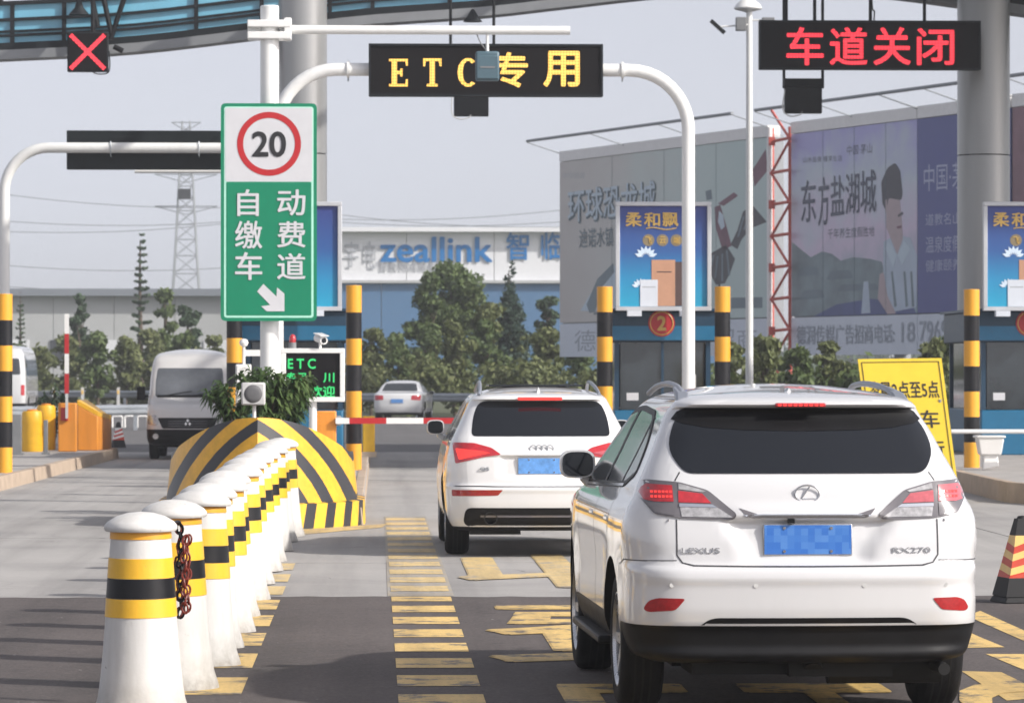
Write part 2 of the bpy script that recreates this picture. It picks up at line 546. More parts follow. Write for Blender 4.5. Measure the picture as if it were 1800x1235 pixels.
striped_mat('nose_stripes', (0.985, 0.49), 0.262, 0.075, (0.80, 0.42, 0.02), (0.030, 0.030, 0.035))
striped_mat('plinth_stripes', None, 0.36, 10.0, (0.83, 0.48, 0.03), (0.025, 0.025, 0.03))


def plate_mat():
    """blue number plate whose characters are blurred into pale blocks"""
    m, n, l, b = nodes_of('plate_blue', 0.35)
    tc = n.new('ShaderNodeTexCoord')
    vm = n.new('ShaderNodeVectorMath')
    vm.operation = 'SNAP'
    vm.inputs[1].default_value = (0.036, 10, 0.036)
    l.new(tc.outputs['Object'], vm.inputs[0])
    wn_ = n.new('ShaderNodeTexWhiteNoise')
    l.new(vm.outputs[0], wn_.inputs['Vector'])
    r = ramp(n, [(0.0, (0.035, 0.15, 0.50)), (0.55, (0.05, 0.18, 0.53)), (1.0, (0.09, 0.24, 0.58))])
    l.new(wn_.outputs['Value'], r.inputs[0])
    l.new(r.outputs[0], b.inputs['Base Color'])


plate_mat()
mat('plate_pale', (0.13, 0.33, 0.72), 0.35, var=0.3, scale=18)


def leaf_mat(name, dark, mid, light):
    m, n, l, b = nodes_of(name, 0.65)
    geo = n.new('ShaderNodeNewGeometry')
    r = ramp(n, [(0.0, dark), (0.5, mid), (1.0, light)])
    pn = noise_node(n, l, geo.outputs['Position'], 0.9, 3)
    mixv = math_node(n, l, 'ADD', math_node(n, l, 'MULTIPLY', geo.outputs['Random Per Island'], 0.55), math_node(n, l, 'MULTIPLY', math_node(n, l, 'SUBTRACT', pn, 0.28), 1.05), clamp=True)
    l.new(mixv, r.inputs[0])
    l.new(r.outputs[0], b.inputs['Base Color'])
    tr = n.new('ShaderNodeBsdfTranslucent')
    l.new(r.outputs[0], tr.inputs[0])
    mx = n.new('ShaderNodeMixShader')
    mx.inputs[0].default_value = 0.25
    l.new(b.outputs[0], mx.inputs[1])
    l.new(tr.outputs[0], mx.inputs[2])
    l.new(mx.outputs[0], n['Material Output'].inputs[0])


leaf_mat('leaf_green', (0.050, 0.085, 0.026), (0.095, 0.140, 0.042), (0.150, 0.190, 0.065))
leaf_mat('leaf_dark', (0.030, 0.060, 0.032), (0.055, 0.095, 0.048), (0.085, 0.130, 0.060))
leaf_mat('leaf_conifer', (0.018, 0.042, 0.030), (0.034, 0.066, 0.044), (0.055, 0.092, 0.055))
leaf_mat('leaf_olive', (0.075, 0.098, 0.034), (0.130, 0.155, 0.052), (0.190, 0.205, 0.078))
leaf_mat('leaf_house', (0.030, 0.062, 0.018), (0.062, 0.115, 0.030), (0.125, 0.180, 0.055))


# ------------------------------------------------------------------ mesh building
class MB:
    def __init__(self):
        self.v, self.f, self.m, self.s = [], [], [], []

    def add(self, verts, faces, mi=0, smooth=False):
        o = len(self.v)
        self.v += [tuple(p) for p in verts]
        for q in faces:
            self.f.append(tuple(i + o for i in q))
            self.m.append(mi)
            self.s.append(smooth)
        return self

    def box(self, c, s, mi=0, rot=None):
        c = Vector(c)
        pts = []
        for dz in (-.5, .5):
            for dx, dy in ((-.5, -.5), (.5, -.5), (.5, .5), (-.5, .5)):
                p = Vector((dx * s[0], dy * s[1], dz * s[2]))
                if rot:
                    p = rot @ p
                pts.append(c + p)
        return self.add(pts, [(0, 3, 2, 1), (4, 5, 6, 7), (0, 1, 5, 4), (1, 2, 6, 5), (2, 3, 7, 6), (3, 0, 4, 7)], mi)

    def hexa(self, bottom, top, mi=0):
        n = len(bottom)
        fs = [tuple(range(n))[::-1], tuple(range(n, 2 * n))]
        for i in range(n):
            j = (i + 1) % n
            fs.append((i, j, n + j, n + i))
        return self.add(list(bottom) + list(top), fs, mi)

    def cyl(self, p0, p1, r0, r1=None, n=16, mi=0, caps=True):
        p0, p1 = Vector(p0), Vector(p1)
        r1 = r0 if r1 is None else r1
        d = (p1 - p0).normalized()
        a = d.orthogonal().normalized()
        b = d.cross(a)
        pts = []
        for p, r in ((p0, r0), (p1, r1)):
            for i in range(n):
                t = 2 * math.pi * i / n
                pts.append(p + a * math.cos(t) * r + b * math.sin(t) * r)
        self.add(pts, [(i, (i + 1) % n, n + (i + 1) % n, n + i) for i in range(n)], mi, True)
        if caps:
            self.add(pts[:n], [tuple(range(n))[::-1]], mi)
            self.add(pts[n:], [tuple(range(n))], mi)
        return self

    def tube(self, pts, r, n=12, mi=0, closed=False):
        pts = [Vector(p) for p in pts]
        m = len(pts)
        rs = r if isinstance(r, (list, tuple)) else [r] * m
        rings = []
        a = None
        for i, p in enumerate(pts):
            if closed:
                d = pts[(i + 1) % m] - pts[i - 1]
            else:
                d = pts[min(i + 1, m - 1)] - pts[max(i - 1, 0)]
            d.normalize()
            if a is None:
                a = d.orthogonal().normalized()
            else:
                a = (a - d * a.dot(d)).normalized()
            b = d.cross(a)
            rings.append([p + (a * math.cos(2 * math.pi * k / n) + b * math.sin(2 * math.pi * k / n)) * rs[i] for k in range(n)])
        fs = []
        for i in range(m if closed else m - 1):
            j = (i + 1) % m
            for k in range(n):
                fs.append((i * n + k, i * n + (k + 1) % n, j * n + (k + 1) % n, j * n + k))
        self.add([p for ring in rings for p in ring], fs, mi, True)
        if not closed:
            self.add(rings[0], [tuple(range(n))[::-1]], mi)
            self.add(rings[-1], [tuple(range(n))], mi)
        return self

    def lathe(self, prof, c=(0, 0, 0), n=28, mi=0, axis='z', smooth=True):
        c = Vector(c)
        pts = []
        for r, h in prof:
            for k in range(n):
                t = 2 * math.pi * k / n
                if axis == 'z':
                    pts.append(c + Vector((r * math.cos(t), r * math.sin(t), h)))
                elif axis == 'x':
                    pts.append(c + Vector((h, r * math.cos(t), r * math.sin(t))))
                else:
                    pts.append(c + Vector((r * math.sin(t), h, r * math.cos(t))))
        fs = []
        for i in range(len(prof) - 1):
            for k in range(n):
                fs.append((i * n + k, i * n + (k + 1) % n, (i + 1) * n + (k + 1) % n, (i + 1) * n + k))
        self.add(pts, fs, mi, smooth)
        return self

    def poly(self, pts, mi=0):
        return self.add(pts, [tuple(range(len(pts)))], mi)

    def slab(self, pts, off, mi=0):
        """polygon pts extruded by the vector off"""
        off = Vector(off)
        return self.hexa(pts, [Vector(p) + off for p in pts], mi)

    def mesh(self, name, mats, angle=40, fix=True):
        me = bpy.data.meshes.new(name)
        me.from_pydata(self.v, [], self.f)
        for x in (mats if isinstance(mats, (list, tuple)) else [mats]):
            me.materials.append(MATS[x])
        me.polygons.foreach_set('material_index', self.m)
        me.polygons.foreach_set('use_smooth', self.s)
        if fix:
            bm = bmesh.new()
            bm.from_mesh(me)
            bmesh.ops.remove_doubles(bm, verts=bm.verts, dist=1e-5)
            bmesh.ops.recalc_face_normals(bm, faces=bm.faces)
            bm.to_mesh(me)
            bm.free()
        me.set_sharp_from_angle(angle=R(angle))
        me.update()
        return me


def tag(o, label=None, cat=None, group=None, kind=None):
    if label:
        o['label'] = label
    if cat:
        o['category'] = cat
    if group:
        o['group'] = group
    if kind:
        o['kind'] = kind
    return o


def thing(name, label, cat, loc=(0, 0, 0), rz=0.0, group=None):
    o = bpy.data.objects.new(name, None)
    o.empty_display_size = 0.2
    COL.objects.link(o)
    o.location = loc
    o.rotation_euler = (0, 0, rz)
    return tag(o, label, cat, group)


def link(name, me, parent=None, bevel=0.0, world=False):
    o = bpy.data.objects.new(name, me)
    COL.objects.link(o)
    if parent is not None:
        o.parent = parent
        if world:
            root = parent
            off = Vector((0, 0, 0))
            while root is not None:
                off += root.location
                root = root.parent
            o.matrix_parent_inverse = Matrix.Translation(-off)
    if bevel:
        b = o.modifiers.new('edge', 'BEVEL')
        b.width = bevel
        b.segments = 2
        b.limit_method = 'ANGLE'
    return o


def part(name, mb, mats, parent=None, bevel=0.0, world=True, angle=40, fix=True):
    return link(name, mb.mesh(name, mats, angle, fix), parent, bevel, world)


def copy_tree(o, parent=None):
    c = o.copy()
    COL.objects.link(c)
    if parent is not None:
        c.parent = parent
    for ch in list(o.children):
        copy_tree(ch, c)
    return c


_TXT = {}


def text_mesh(txt, bold):
    key = (txt, bold)
    if key not in _TXT:
        cu = bpy.data.curves.new('lettering', 'FONT')
        cu.body = txt
        cu.size = 1
        cu.resolution_u = 4
        ob = bpy.data.objects.new('lettering', cu)
        COL.objects.link(ob)
        dg = bpy.context.evaluated_depsgraph_get()
        me = bpy.data.meshes.new_from_object(ob.evaluated_get(dg))
        vs = [v.co.copy() for v in me.vertices]
        fs = [tuple(p.vertices) for p in me.polygons]
        bpy.data.objects.remove(ob)
        bpy.data.curves.remove(cu)
        bpy.data.meshes.remove(me)
        x0, x1 = min(v.x for v in vs), max(v.x for v in vs)
        y0, y1 = min(v.y for v in vs), max(v.y for v in vs)
        # heavier strokes: the glyphs laid over themselves, shifted by a hair
        w0, h0 = x1 - x0 + 2 * bold, y1 - y0 + 2 * bold
        sh = [(0, 0), (1, .3), (-1, -.3), (.3, -1), (-.3, 1), (.7, .7), (-.7, -.7), (.7, -.7), (-.7, .7)] if bold > 0 else [(0, 0)]
        out, ofs = [], []
        for k, (sx, sy) in enumerate(sh):
            o = len(out)
            out += [((v.x - x0 + bold + sx * bold) / w0 - .5, (v.y - y0 + bold + sy * bold) / h0 - .5, k) for v in vs]
            ofs += [tuple(i + o for i in q) for q in fs]
        _TXT[key] = (out, ofs)
    return _TXT[key]


def letters(txt, c, r, u, w, h, material, parent, bold=0.0, thick=0.004, name='lettering', world=True, fn=None):
    """raised lettering, w x h metres, centred on c, right r, up u"""
    vs, fs = text_mesh(txt, bold)
    c, r, u = Vector(c), Vector(r).normalized(), Vector(u).normalized()
    nrm = r.cross(u)
    if fn:
        front = [fn(a, b) for a, b, k in vs]
    else:
        front = [c + r * (a * w) + u * (b * h) + nrm * (thick + k * .0004) for a, b, k in vs]
    back = [p - nrm * thick * 0.9 for p in front]
    mb = MB()
    n = len(vs)
    edges = {}
    for q in fs:
        for i in range(len(q)):
            e = (q[i], q[(i + 1) % len(q)])
            edges[e] = edges.get(e, 0) + 1
    sides = [(a, n + a, n + b, b) for (a, b) in edges if (b, a) not in edges]
    mb.add(front + back, fs + sides)
    return part(name, mb, material, parent, world=world, fix=False)


def rp(pts, r, n=4):
    """2-D polygon with rounded corners"""
    out = []
    m = len(pts)
    rr = r if isinstance(r, (list, tuple)) else [r] * m
    for i in range(m):
        p0, p, p1 = Vector(pts[i - 1]), Vector(pts[i]), Vector(pts[(i + 1) % m])
        q = rr[i]
        if q <= 0:
            out.append(p)
            continue
        a = p + (p0 - p).normalized() * min(q, (p0 - p).length * .49)
        b = p + (p1 - p).normalized() * min(q, (p1 - p).length * .49)
        for k in range(n + 1):
            t = k / n
            out.append(a * (1 - t) ** 2 + p * 2 * t * (1 - t) + b * t * t)
    return out


def catmull(pts, n=8):
    pts = [Vector(p) for p in pts]
    out = []
    for i in range(len(pts) - 1):
        p0, p1, p2, p3 = pts[max(i - 1, 0)], pts[i], pts[i + 1], pts[min(i + 2, len(pts) - 1)]
        for k in range(n):
            t = k / n
            out.append(.5 * ((2 * p1) + (p2 - p0) * t + (2 * p0 - 5 * p1 + 4 * p2 - p3) * t * t + (3 * p1 - p0 - 3 * p2 + p3) * t ** 3))
    out.append(pts[-1])
    return out


def smoothstep(a, b, x):
    t = min(1, max(0, (x - a) / (b - a)))
    return t * t * (3 - 2 * t)


def pchip(xs, ys):
    h = [xs[i + 1] - xs[i] for i in range(len(xs) - 1)]
    d = [(ys[i + 1] - ys[i]) / h[i] for i in range(len(h))]
    m = [d[0]]
    for i in range(1, len(h)):
        if d[i - 1] * d[i] <= 0:
            m.append(0)
        else:
            w1, w2 = 2 * h[i] + h[i - 1], h[i] + 2 * h[i - 1]
            m.append((w1 + w2) / (w1 / d[i - 1] + w2 / d[i]))
    m.append(d[-1])

    def f(x):
        x = min(max(x, xs[0]), xs[-1])
        i = 0
        while i < len(h) - 1 and x > xs[i + 1]:
            i += 1
        t = (x - xs[i]) / h[i]
        return ((2 * t ** 3 - 3 * t ** 2 + 1) * ys[i] + (t ** 3 - 2 * t ** 2 + t) * h[i] * m[i]
                + (-2 * t ** 3 + 3 * t ** 2) * ys[i + 1] + (t ** 3 - t ** 2) * h[i] * m[i + 1])
    return f


# ------------------------------------------------------------------ ground, road, plaza
def sheet(name, x0, x1, y0, y1, z, m, kind='structure'):
    mb = MB().poly([(x0, y0, z), (x1, y0, z), (x1, y1, z), (x0, y1, z)])
    return tag(part(name, mb, m), kind=kind)


sheet('ground', -1200, 1200, -110, 1500, -0.06, 'field')
random.seed(2)
edge_pts = [(-160 + 140 * k / 6, 31.4) for k in range(6)] + [(-20 + 40 * k / 220, 31.4 + random.uniform(-.03, .09) + .05 * math.sin(k * .31)) for k in range(221)] + [(20 + 140 * k / 6, 31.4) for k in range(1, 7)]
apts = [(160, -60, .003), (-160, -60, .003)] + [(p[0], p[1], .003) for p in edge_pts]
road = tag(part('asphalt_road', MB().poly(apts), 'asphalt'), kind='structure')
plaza = sheet('concrete_plaza', -160, 160, 31.4, 87, -0.035, 'joint')
sheet('far_road', -160, 34, 87, 152, -0.004, 'far_asphalt')
sheet('side_road', -120, -8, 152, 215, -0.012, 'far_asphalt')

# concrete slabs with open joints
random.seed(3)
xs = [-15.0, -10.6, -6.2, -1.8, 2.6, 7.0, 11.4, 15.8]
ys = [31.4 + 5.56 * i for i in range(11)]
for j in range(len(ys) - 1):
    for i in range(len(xs) - 1):
        dz = random.uniform(-.002, .002)
        g = .012
        a, b, c, d = xs[i] + g, xs[i + 1] - g, ys[j] + g, ys[j + 1] - g
        if j == 0:
            c = ys[0] + .002
        mb = MB().hexa([(a, c, -.034), (b, c, -.034), (b, d, -.034), (a, d, -.034)],
                       [(a, c, dz), (b, c, dz), (b, d, dz), (a, d, dz)])
        part('slab', mb, 'concrete', plaza)


# painted markings, each bar a piece of the road it lies on
def mark(pts, far=False, faded=False, z=0.006, name='road_bar'):
    mb = MB().poly([(p[0], p[1], z) for p in pts])
    return part(name, mb, 'faded_marking' if faded else 'yellow_marking', plaza if far else road)


def bar(x0, x1, y0, y1, skew=0.0):
    far = y0 > 31.3
    return mark([(x0, y0), (x1, y0 + skew), (x1, y1 + skew), (x0, y1)], far, far)


part('paint_film', MB().poly([(.10, 31.5, .0035), (.64, 31.5, .0035), (.63, 48.6, .0035), (.11, 48.6, .0035)]), 'paint_film', plaza)
y = 19.75
for i in range(21):                                   # rumble bars left of the lane
    y0, y1 = y + i * 1.375, y + i * 1.375 + .80
    if not y0 < 31.4 < y1:
        bar(.128, .61, y0, y1)
    else:
        bar(.128, .61, y0, 31.38)
for k in range(9):                                    # bars under the row of bollards
    y0 = 20.0 + k * 1.95
    bar(-1.42, -.76, y0, min(y0 + 1.22, 31.38) if y0 < 31.4 else y0 + 1.22)
# hatch line leading to the island nose
mark([G(505, 942), G(520, 931), G(680, 921), G(672, 927)], True, True)
# diagonal hatching in front of the next island
for quad in ([(1700, 1083), (1723, 1074), (1830, 1122), (1830, 1140)],
             [(1700, 1110), (1722, 1120), (1766, 1138), (1700, 1139)],
             [(1733, 1150), (1830, 1150), (1860, 1192), (1800, 1178)],
             [(1690, 1180), (1760, 1182), (1850, 1225), (1770, 1232)]):
    mark([G(*q) for q in quad])


def ground_letter(txt, x0, x1, y0, y1, far):
    vs, fs = text_mesh(txt, 0.014)
    mb = MB().add([((x0 + x1) / 2 + a * (x1 - x0), (y0 + y1) / 2 + b * (y1 - y0), 0.006 + k * .0004) for a, b, k in vs], fs)
    part('road_lettering', mb, 'faded_marking' if far else 'yellow_marking', plaza if far else road, fix=False)


ground_letter('E', 1.05, 1.8, 18.6, 22.6, False)
ground_letter('T', 2.1, 2.95, 18.6, 22.6, False)
ground_letter('C', 3.2, 4.0, 18.6, 22.6, False)
ground_letter('费', .72, 3.6, 24.3, 30.6, False)
ground_letter('收', .72, 3.6, 32.6, 38.6, True)


# ------------------------------------------------------------------ toll islands
def island(label, outline, z, kerb_sides):
    """raised island: paved top with kerb stones along the sides in view"""
    cx = sum(p[0] for p in outline) / len(outline)
    cy = min(p[1] for p in outline)
    t = thing('toll_island', label, 'traffic island', (cx, cy, 0), group='toll islands')
    c = Vector((cx, sum(p[1] for p in outline) / len(outline)))
    inn = [c + (Vector(p) - c) * 0.985 for p in outline]
    top = MB().hexa([(p[0], p[1], -.03) for p in inn], [(p[0], p[1], z) for p in inn])
    part('paving', top, 'island_top', t)
    n = len(outline)
    for i in range(n):
        if i not in kerb_sides:
            continue
        a, b = Vector(outline[i]), Vector(outline[(i + 1) % n])
        L = (b - a).length
        d = (b - a) / L
        nin = Vector((-d.y, d.x))
        if nin.dot(c - a) < 0:
            nin = -nin
        k = max(1, round(L / 1.0))
        for j in range(k):
            p, q = a + d * (L * j / k + .006), a + d * (L * (j + 1) / k - .006)
            w = nin * .16
            bo = [(p.x, p.y, -.03), (q.x, q.y, -.03), ((q + w).x, (q + w).y, -.03), ((p + w).x, (p + w).y, -.03)]
            s = nin * .025
            h = z + .012 + random.uniform(-.004, .004)
            to = [((p + s).x, (p + s).y, h), ((q + s).x, (q + s).y, h), ((q + w).x, (q + w).y, h), ((p + w).x, (p + w).y, h)]
            part('kerb_stone', MB().hexa(bo, to), 'kerb_stone', t, bevel=.012)
    return t


IZ = .2
# island with the striped nose, the booth island beyond the cars, the one at each side of the picture
island('island behind the black and yellow striped nose', [(-2.42, 46.0), (-.14, 46.0), (-.10, 86), (-2.46, 86)], IZ, (1, 3))
island('toll island beyond the two white cars, carrying the middle booth', [(3.95, 60), (4.6, 56), (5.7, 56), (6.35, 60), (6.35, 86), (3.95, 86)], IZ, (0, 1, 2, 5))
island('island at the picture edge with orange cabinet and yellow barrels', [(-10.2, 56), (-5.75, 56), (-5.35, 81), (-6.2, 84.5), (-10.2, 84.5)], IZ, (0, 1, 2))
island('toll island beside the yellow board, with the white basin', [(8.75, 53.5), (9.35, 51.2), (12.6, 50.2), (13.4, 52), (13.4, 86), (9.75, 86)], .27, (0, 1, 5))

# ------------------------------------------------------------------ striped island nose
nx, ny = -1.36, 44.6
nose = thing('crash_nose', 'pointed island nose painted in yellow and black chevrons', 'crash barrier', (nx, ny, 0))
th0 = R(24)


def nose_plan(t, grow=0.0):
    th = th0 + (math.pi / 2 - th0) * abs(t)
    x = 1.14 * (math.sin(th) - math.sin(th0)) / (1 - math.sin(th0))
    yy = 2.0 * (math.cos(th0) - math.cos(th))
    return math.copysign(x + grow * abs(t) ** .3, t) if t else 0.0, yy - grow * (1 - abs(t))


N = 44
ts = [-1 + 2 * i / N for i in range(N + 1)]
mb = MB()
rows = []
for k in range(9):
    f = k / 8
    row = []
    for t in ts:
        x, yy = nose_plan(t)
        ztop = .84 + .45 * (1 - abs(x / 1.14) ** 2.1)
        zz = .28 + (ztop - .28) * f
        sc = 1 - .05 * f
        row.append((x * sc, yy + .16 * f, zz))
    # straight flanks behind
    row = [(row[0][0], 3.2, row[0][2])] + row + [(row[-1][0], 3.2, row[-1][2])]
    rows.append(row)
M_ = len(rows[0])
fs = [(k * M_ + i, k * M_ + i + 1, (k + 1) * M_ + i + 1, (k + 1) * M_ + i) for k in range(8) for i in range(M_ - 1)]
mb.add([p for r_ in rows for p in r_], fs, 0, True)
inner = [(p[0] * .86, p[1] + .14 if 0 < i < M_ - 1 else p[1], p[2] - .01) for i, p in enumerate(rows[-1])]
mb.add(rows[-1] + inner, [(i, i + 1, M_ + i + 1, M_ + i) for i in range(M_ - 1)], 0, False)
part('shell', mb, 'nose_stripes', nose, world=False, angle=25)
mb = MB()
mb.add(inner + [(0, 3.2, .8)], [(i, i + 1, M_) for i in range(M_ - 1)])
mb.v = [(a, b, c - .12) for a, b, c in mb.v]
part('planting_bed', mb, 'soil', nose, world=False)
mb = MB()
lo, hi, ins = [], [], []
for t in ts:
    x, yy = nose_plan(t, .10)
    lo.append((x, yy, -.02))
    hi.append((x * .99, yy + .02, .29))
    x2, y2 = nose_plan(t)
    ins.append((x2 * .98, y2 + .03, .30))
for L_ in (lo, hi, ins):
    L_.insert(0, (L_[0][0], 3.2, L_[0][2]))
    L_.append((L_[-1][0], 3.2, L_[-1][2]))
mb.add(lo + hi + ins, [(k * M_ + i, k * M_ + i + 1, (k + 1) * M_ + i + 1, (k + 1) * M_ + i) for k in range(2) for i in range(M_ - 1)], 0, False)
part('plinth', mb, 'plinth_stripes', nose, world=False)


# ------------------------------------------------------------------ pipes, columns, canopy
def bend(p0, corner, p1, r, n=10):
    p0, c, p1 = Vector(p0), Vector(corner), Vector(p1)
    a, b = c + (p0 - c).normalized() * r, c + (p1 - c).normalized() * r
    d0, d1 = (p0 - c).normalized(), (p1 - c).normalized()
    ctr = c + (d0 + d1) * r
    out = [p0]
    for k in range(n + 1):
        t = math.pi / 2 * k / n
        out.append(ctr - d1 * r * math.cos(t) - d0 * r * math.sin(t))
    out.append(p1)
    return out


# ETC lane gantry
Yg = 62.0
pl, pr, pt = W(487, 125, Yg), W(1210, 125, Yg), W(850, 123, Yg)
gz = pt.z
gan = thing('sign_gantry', 'white pipe arch over the lane carrying the yellow lit sign', 'gantry', (pl.x, Yg, 0))
path = bend((pl.x, Yg, IZ), (pl.x, Yg, gz), ((pl.x + pr.x) / 2, Yg, gz), .95)[:-1] + bend(((pl.x + pr.x) / 2, Yg, gz), (pr.x, Yg, gz), (pr.x, Yg, IZ), .95)[1:]
part('pipe_frame', MB().tube(path, .105, 20), 'white_metal', gan)
for x in (pl.x, pr.x):
    part('foot_plate', MB().box((x, Yg, IZ + .03), (.46, .46, .05)), 'white_metal', gan, bevel=.008)
for px in (612, 1094):
    p = W(px, 123, Yg)
    part('flange', MB().cyl((p.x - .02, Yg, gz), (p.x + .02, Yg, gz), .135, n=20), 'white_metal', gan)
    part('bolt', MB().cyl((p.x, Yg, gz - .13), (p.x, Yg, gz - .19), .015, n=6), 'galvanised', gan)


def led_sign(name, label, px0, px1, py0, py1, Y, depth, mat_body, tilt=0.0):
    a, b = W(px0, py1, Y), W(px1, py0, Y)
    t = thing(name, label, 'sign', ((a.x + b.x) / 2, Y, a.z))
    w, h = b.x - a.x, b.z - a.z
    cx, cz = (a.x + b.x) / 2, (a.z + b.z) / 2
    part('housing', MB().box((cx, Y + depth / 2 + .02, cz), (w, depth, h)), mat_body, t, bevel=.015)
    fr = MB()
    e = .035
    for c, s in (((cx, Y, b.z - e / 2), (w, .05, e)), ((cx, Y, a.z + e / 2), (w, .05, e)),
                 ((a.x + e / 2, Y, cz), (e, .05, h - 2 * e - .002)), ((b.x - e / 2, Y, cz), (e, .05, h - 2 * e - .002))):
        fr.box(c, s)
    part('rim', fr, 'dark_steel', t)
    part('screen', MB().box((cx, Y + .012, cz), (w - 2 * e, .02, h - 2 * e)), 'led_panel', t)
    return t


def slab_letter(rects, px0, px1, py0, py1, Y, m, parent):
    a, b = W(px0, py1, Y), W(px1, py0, Y)
    mb = MB()
    for r_ in rects:
        q = [(a.x + (b.x - a.x) * u, Y, a.z + (b.z - a.z) * v) for u, v in r_]
        mb.slab(q, (0, .004, 0))
    return part('lettering', mb, m, parent)


XR, ZU = (1, 0, 0), (0, 0, 1)


def txt_px(txt, px0, px1, py0, py1, Y, m, parent, bold=.02, thick=.004, name='lettering'):
    a, b = W(px0, py1, Y), W(px1, py0, Y)
    return letters(txt, ((a.x + b.x) / 2, Y, (a.z + b.z) / 2), XR, ZU, b.x - a.x, b.z - a.z, m, parent, bold, thick, name)


etc = led_sign('message_sign', 'black lane sign with yellow lit letters ETC on the white arch', 648, 1060, 78, 169, Yg - .22, .2, 'led_panel')
Yl = Yg - .22 - .004
E_ = [[(0, 0), (1, 0), (1, .09), (0, .09)], [(0, .91), (1, .91), (1, 1), (0, 1)], [(.14, .05), (.42, .05), (.42, .95), (.14, .95)],
      [(.4, .45), (.68, .45), (.68, .56), (.4, .56)], [(.6, .36), (.72, .36), (.72, .65), (.6, .65)],
      [(.86, .02), (1, .02), (1, .26), (.9, .26)], [(.9, .76), (1, .76), (1, .98), (.86, .98)]]
T_ = [[(0, .9), (1, .9), (1, 1), (0, 1)], [(.36, .03), (.64, .03), (.64, .95), (.36, .95)], [(.2, 0), (.8, 0), (.8, .09), (.2, .09)],
      [(0, .72), (.1, .72), (.16, .95), (0, .95)], [(.9, .72), (1, .72), (1, .95), (.84, .95)]]
C_ = []
for k in range(10):
    t0, t1 = R(50 + 26 * k), R(50 + 26 * (k + 1))
    q = []
    for t, ro, ri in ((t0, 1, 0), (t1, 1, 0), (t1, 0, 1), (t0, 0, 1)):
        rx, rz = (.5, .5) if ro else (.26, .40)
        q.append((.5 + rx * math.cos(t), .5 + rz * math.sin(t)))
    C_.append(q)
C_.append([(.84, .66), (.98, .66), (.98, .98), (.86, .98)])
slab_letter(E_, 684, 717, 104, 152, Yl, 'led_yellow', etc)
slab_letter(T_, 744, 776, 103, 152, Yl, 'led_yellow', etc)
slab_letter(C_, 804, 842, 102, 153, Yl, 'led_yellow', etc)
txt_px('专', 866, 928, 92, 154, Yl, 'led_yellow', etc, .022)
txt_px('用', 955, 1019, 90, 153, Yl, 'led_yellow', etc, .022)

red = led_sign('message_sign', 'black sign with four red lit characters in front of the right column', 1335, 1724, 37, 122, 76.0, .22, 'led_panel')
for i, ch in enumerate('车道关闭'):
    x0 = 1382 + i * 76.5
    txt_px(ch, x0, x0 + 66, 48 + (2 if i == 3 else 0), 115, 76.0 - .004, 'led_red', red, .016)
for px in (1382, 1432, 1530, 1625):
    p = W(px, 37, 76.15)
    part('hanger', MB().cyl((p.x, 76.15, p.z), (p.x, 76.15, 10.5), .035, n=10), 'black_metal', red)
part('cable', MB().tube(catmull([W(1536, 38, 76.2), W(1537, 20, 76.2), W(1533, 5, 76.2), (W(1530, 0, 76.2).x, 76.2, 10.5)]), .014, 6), 'black_metal', red)

# dark back of the sign over the oncoming lane, and its pipe arch
Yb = 84.0
lz = W(250, 260, Yb).z
lx = W(8, 260, Yb).x
rx_ = lx + 6.6
gl = thing('sign_gantry', 'white pipe arch at the picture edge in front of a sign back', 'gantry', (lx, Yb, 0))
path = bend((lx, Yb, IZ), (lx, Yb, lz), (lx + 3.3, Yb, lz), .95)[:-1] + bend((lx + 3.3, Yb, lz), (rx_, Yb, lz), (rx_, Yb, IZ), .95)[1:]
part('pipe_frame', MB().tube(path, .115, 20), 'white_metal', gl)
part('foot_plate', MB().box((lx, Yb, IZ + .03), (.46, .46, .05)), 'white_metal', gl)
sb = thing('message_sign', 'dark back of a sign panel behind the left pipe arch', 'sign', (W(260, 297, Yb).x, Yb + .15, W(260, 297, Yb).z))
a, b = W(116, 297, Yb), W(400, 229, Yb)
part('housing', MB().box(((a.x + b.x) / 2, Yb + .27, (a.z + b.z) / 2), (b.x - a.x, .22, b.z - a.z)), 'sign_back', sb, bevel=.012)
for px in (195, 350):
    p = W(px, 262, Yb)
    part('clamp', MB().tube([(p.x, Yb + .15, p.z + .16), (p.x, Yb - .1, p.z + .15), (p.x, Yb - .13, p.z), (p.x, Yb - .1, p.z - .15), (p.x, Yb + .15, p.z - .16)], .012, 6), 'galvanised', sb)
p0, p1 = W(237, 301, 86.5), W(400, 301, 86.5)
ab = thing('antenna_arm', 'thin white horizontal arm just below the dark sign back', 'arm', (p1.x + 1.0, 86.5, 0))
part('arm', MB().cyl(p0, (p1.x + 1.0, 86.5, p1.z), .045, n=12), 'white_metal', ab)
part('post', MB().cyl((p1.x + 1.0, 86.5, IZ), (p1.x + 1.0, 86.5, p1.z + .3), .09, n=14), 'white_metal', ab)

# two fat columns of the canopy
Yc = 78.0
for px, dia, lab in ((532, .98, 'thick metal-clad column rising behind the green speed sign'), (1729, 1.06, 'thick metal-clad column behind the red lit sign')):
    x = W(px, 300, Yc).x
    t = thing('canopy_column', lab, 'column', (x, Yc, 0), group='canopy columns')
    r_ = dia / 2
    joints = [IZ, 2.6, W(900, 272, Yc).z, 10.6]
    for z0, z1 in zip(joints[:-1], joints[1:]):
        part('cladding_shell', MB().cyl((x, Yc, z0 + .012), (x, Yc, z1 - .012), r_, n=48), 'column_metal', t)
    part('core', MB().cyl((x, Yc, IZ), (x, Yc, 10.5), r_ - .03, n=32), 'dark_steel', t)

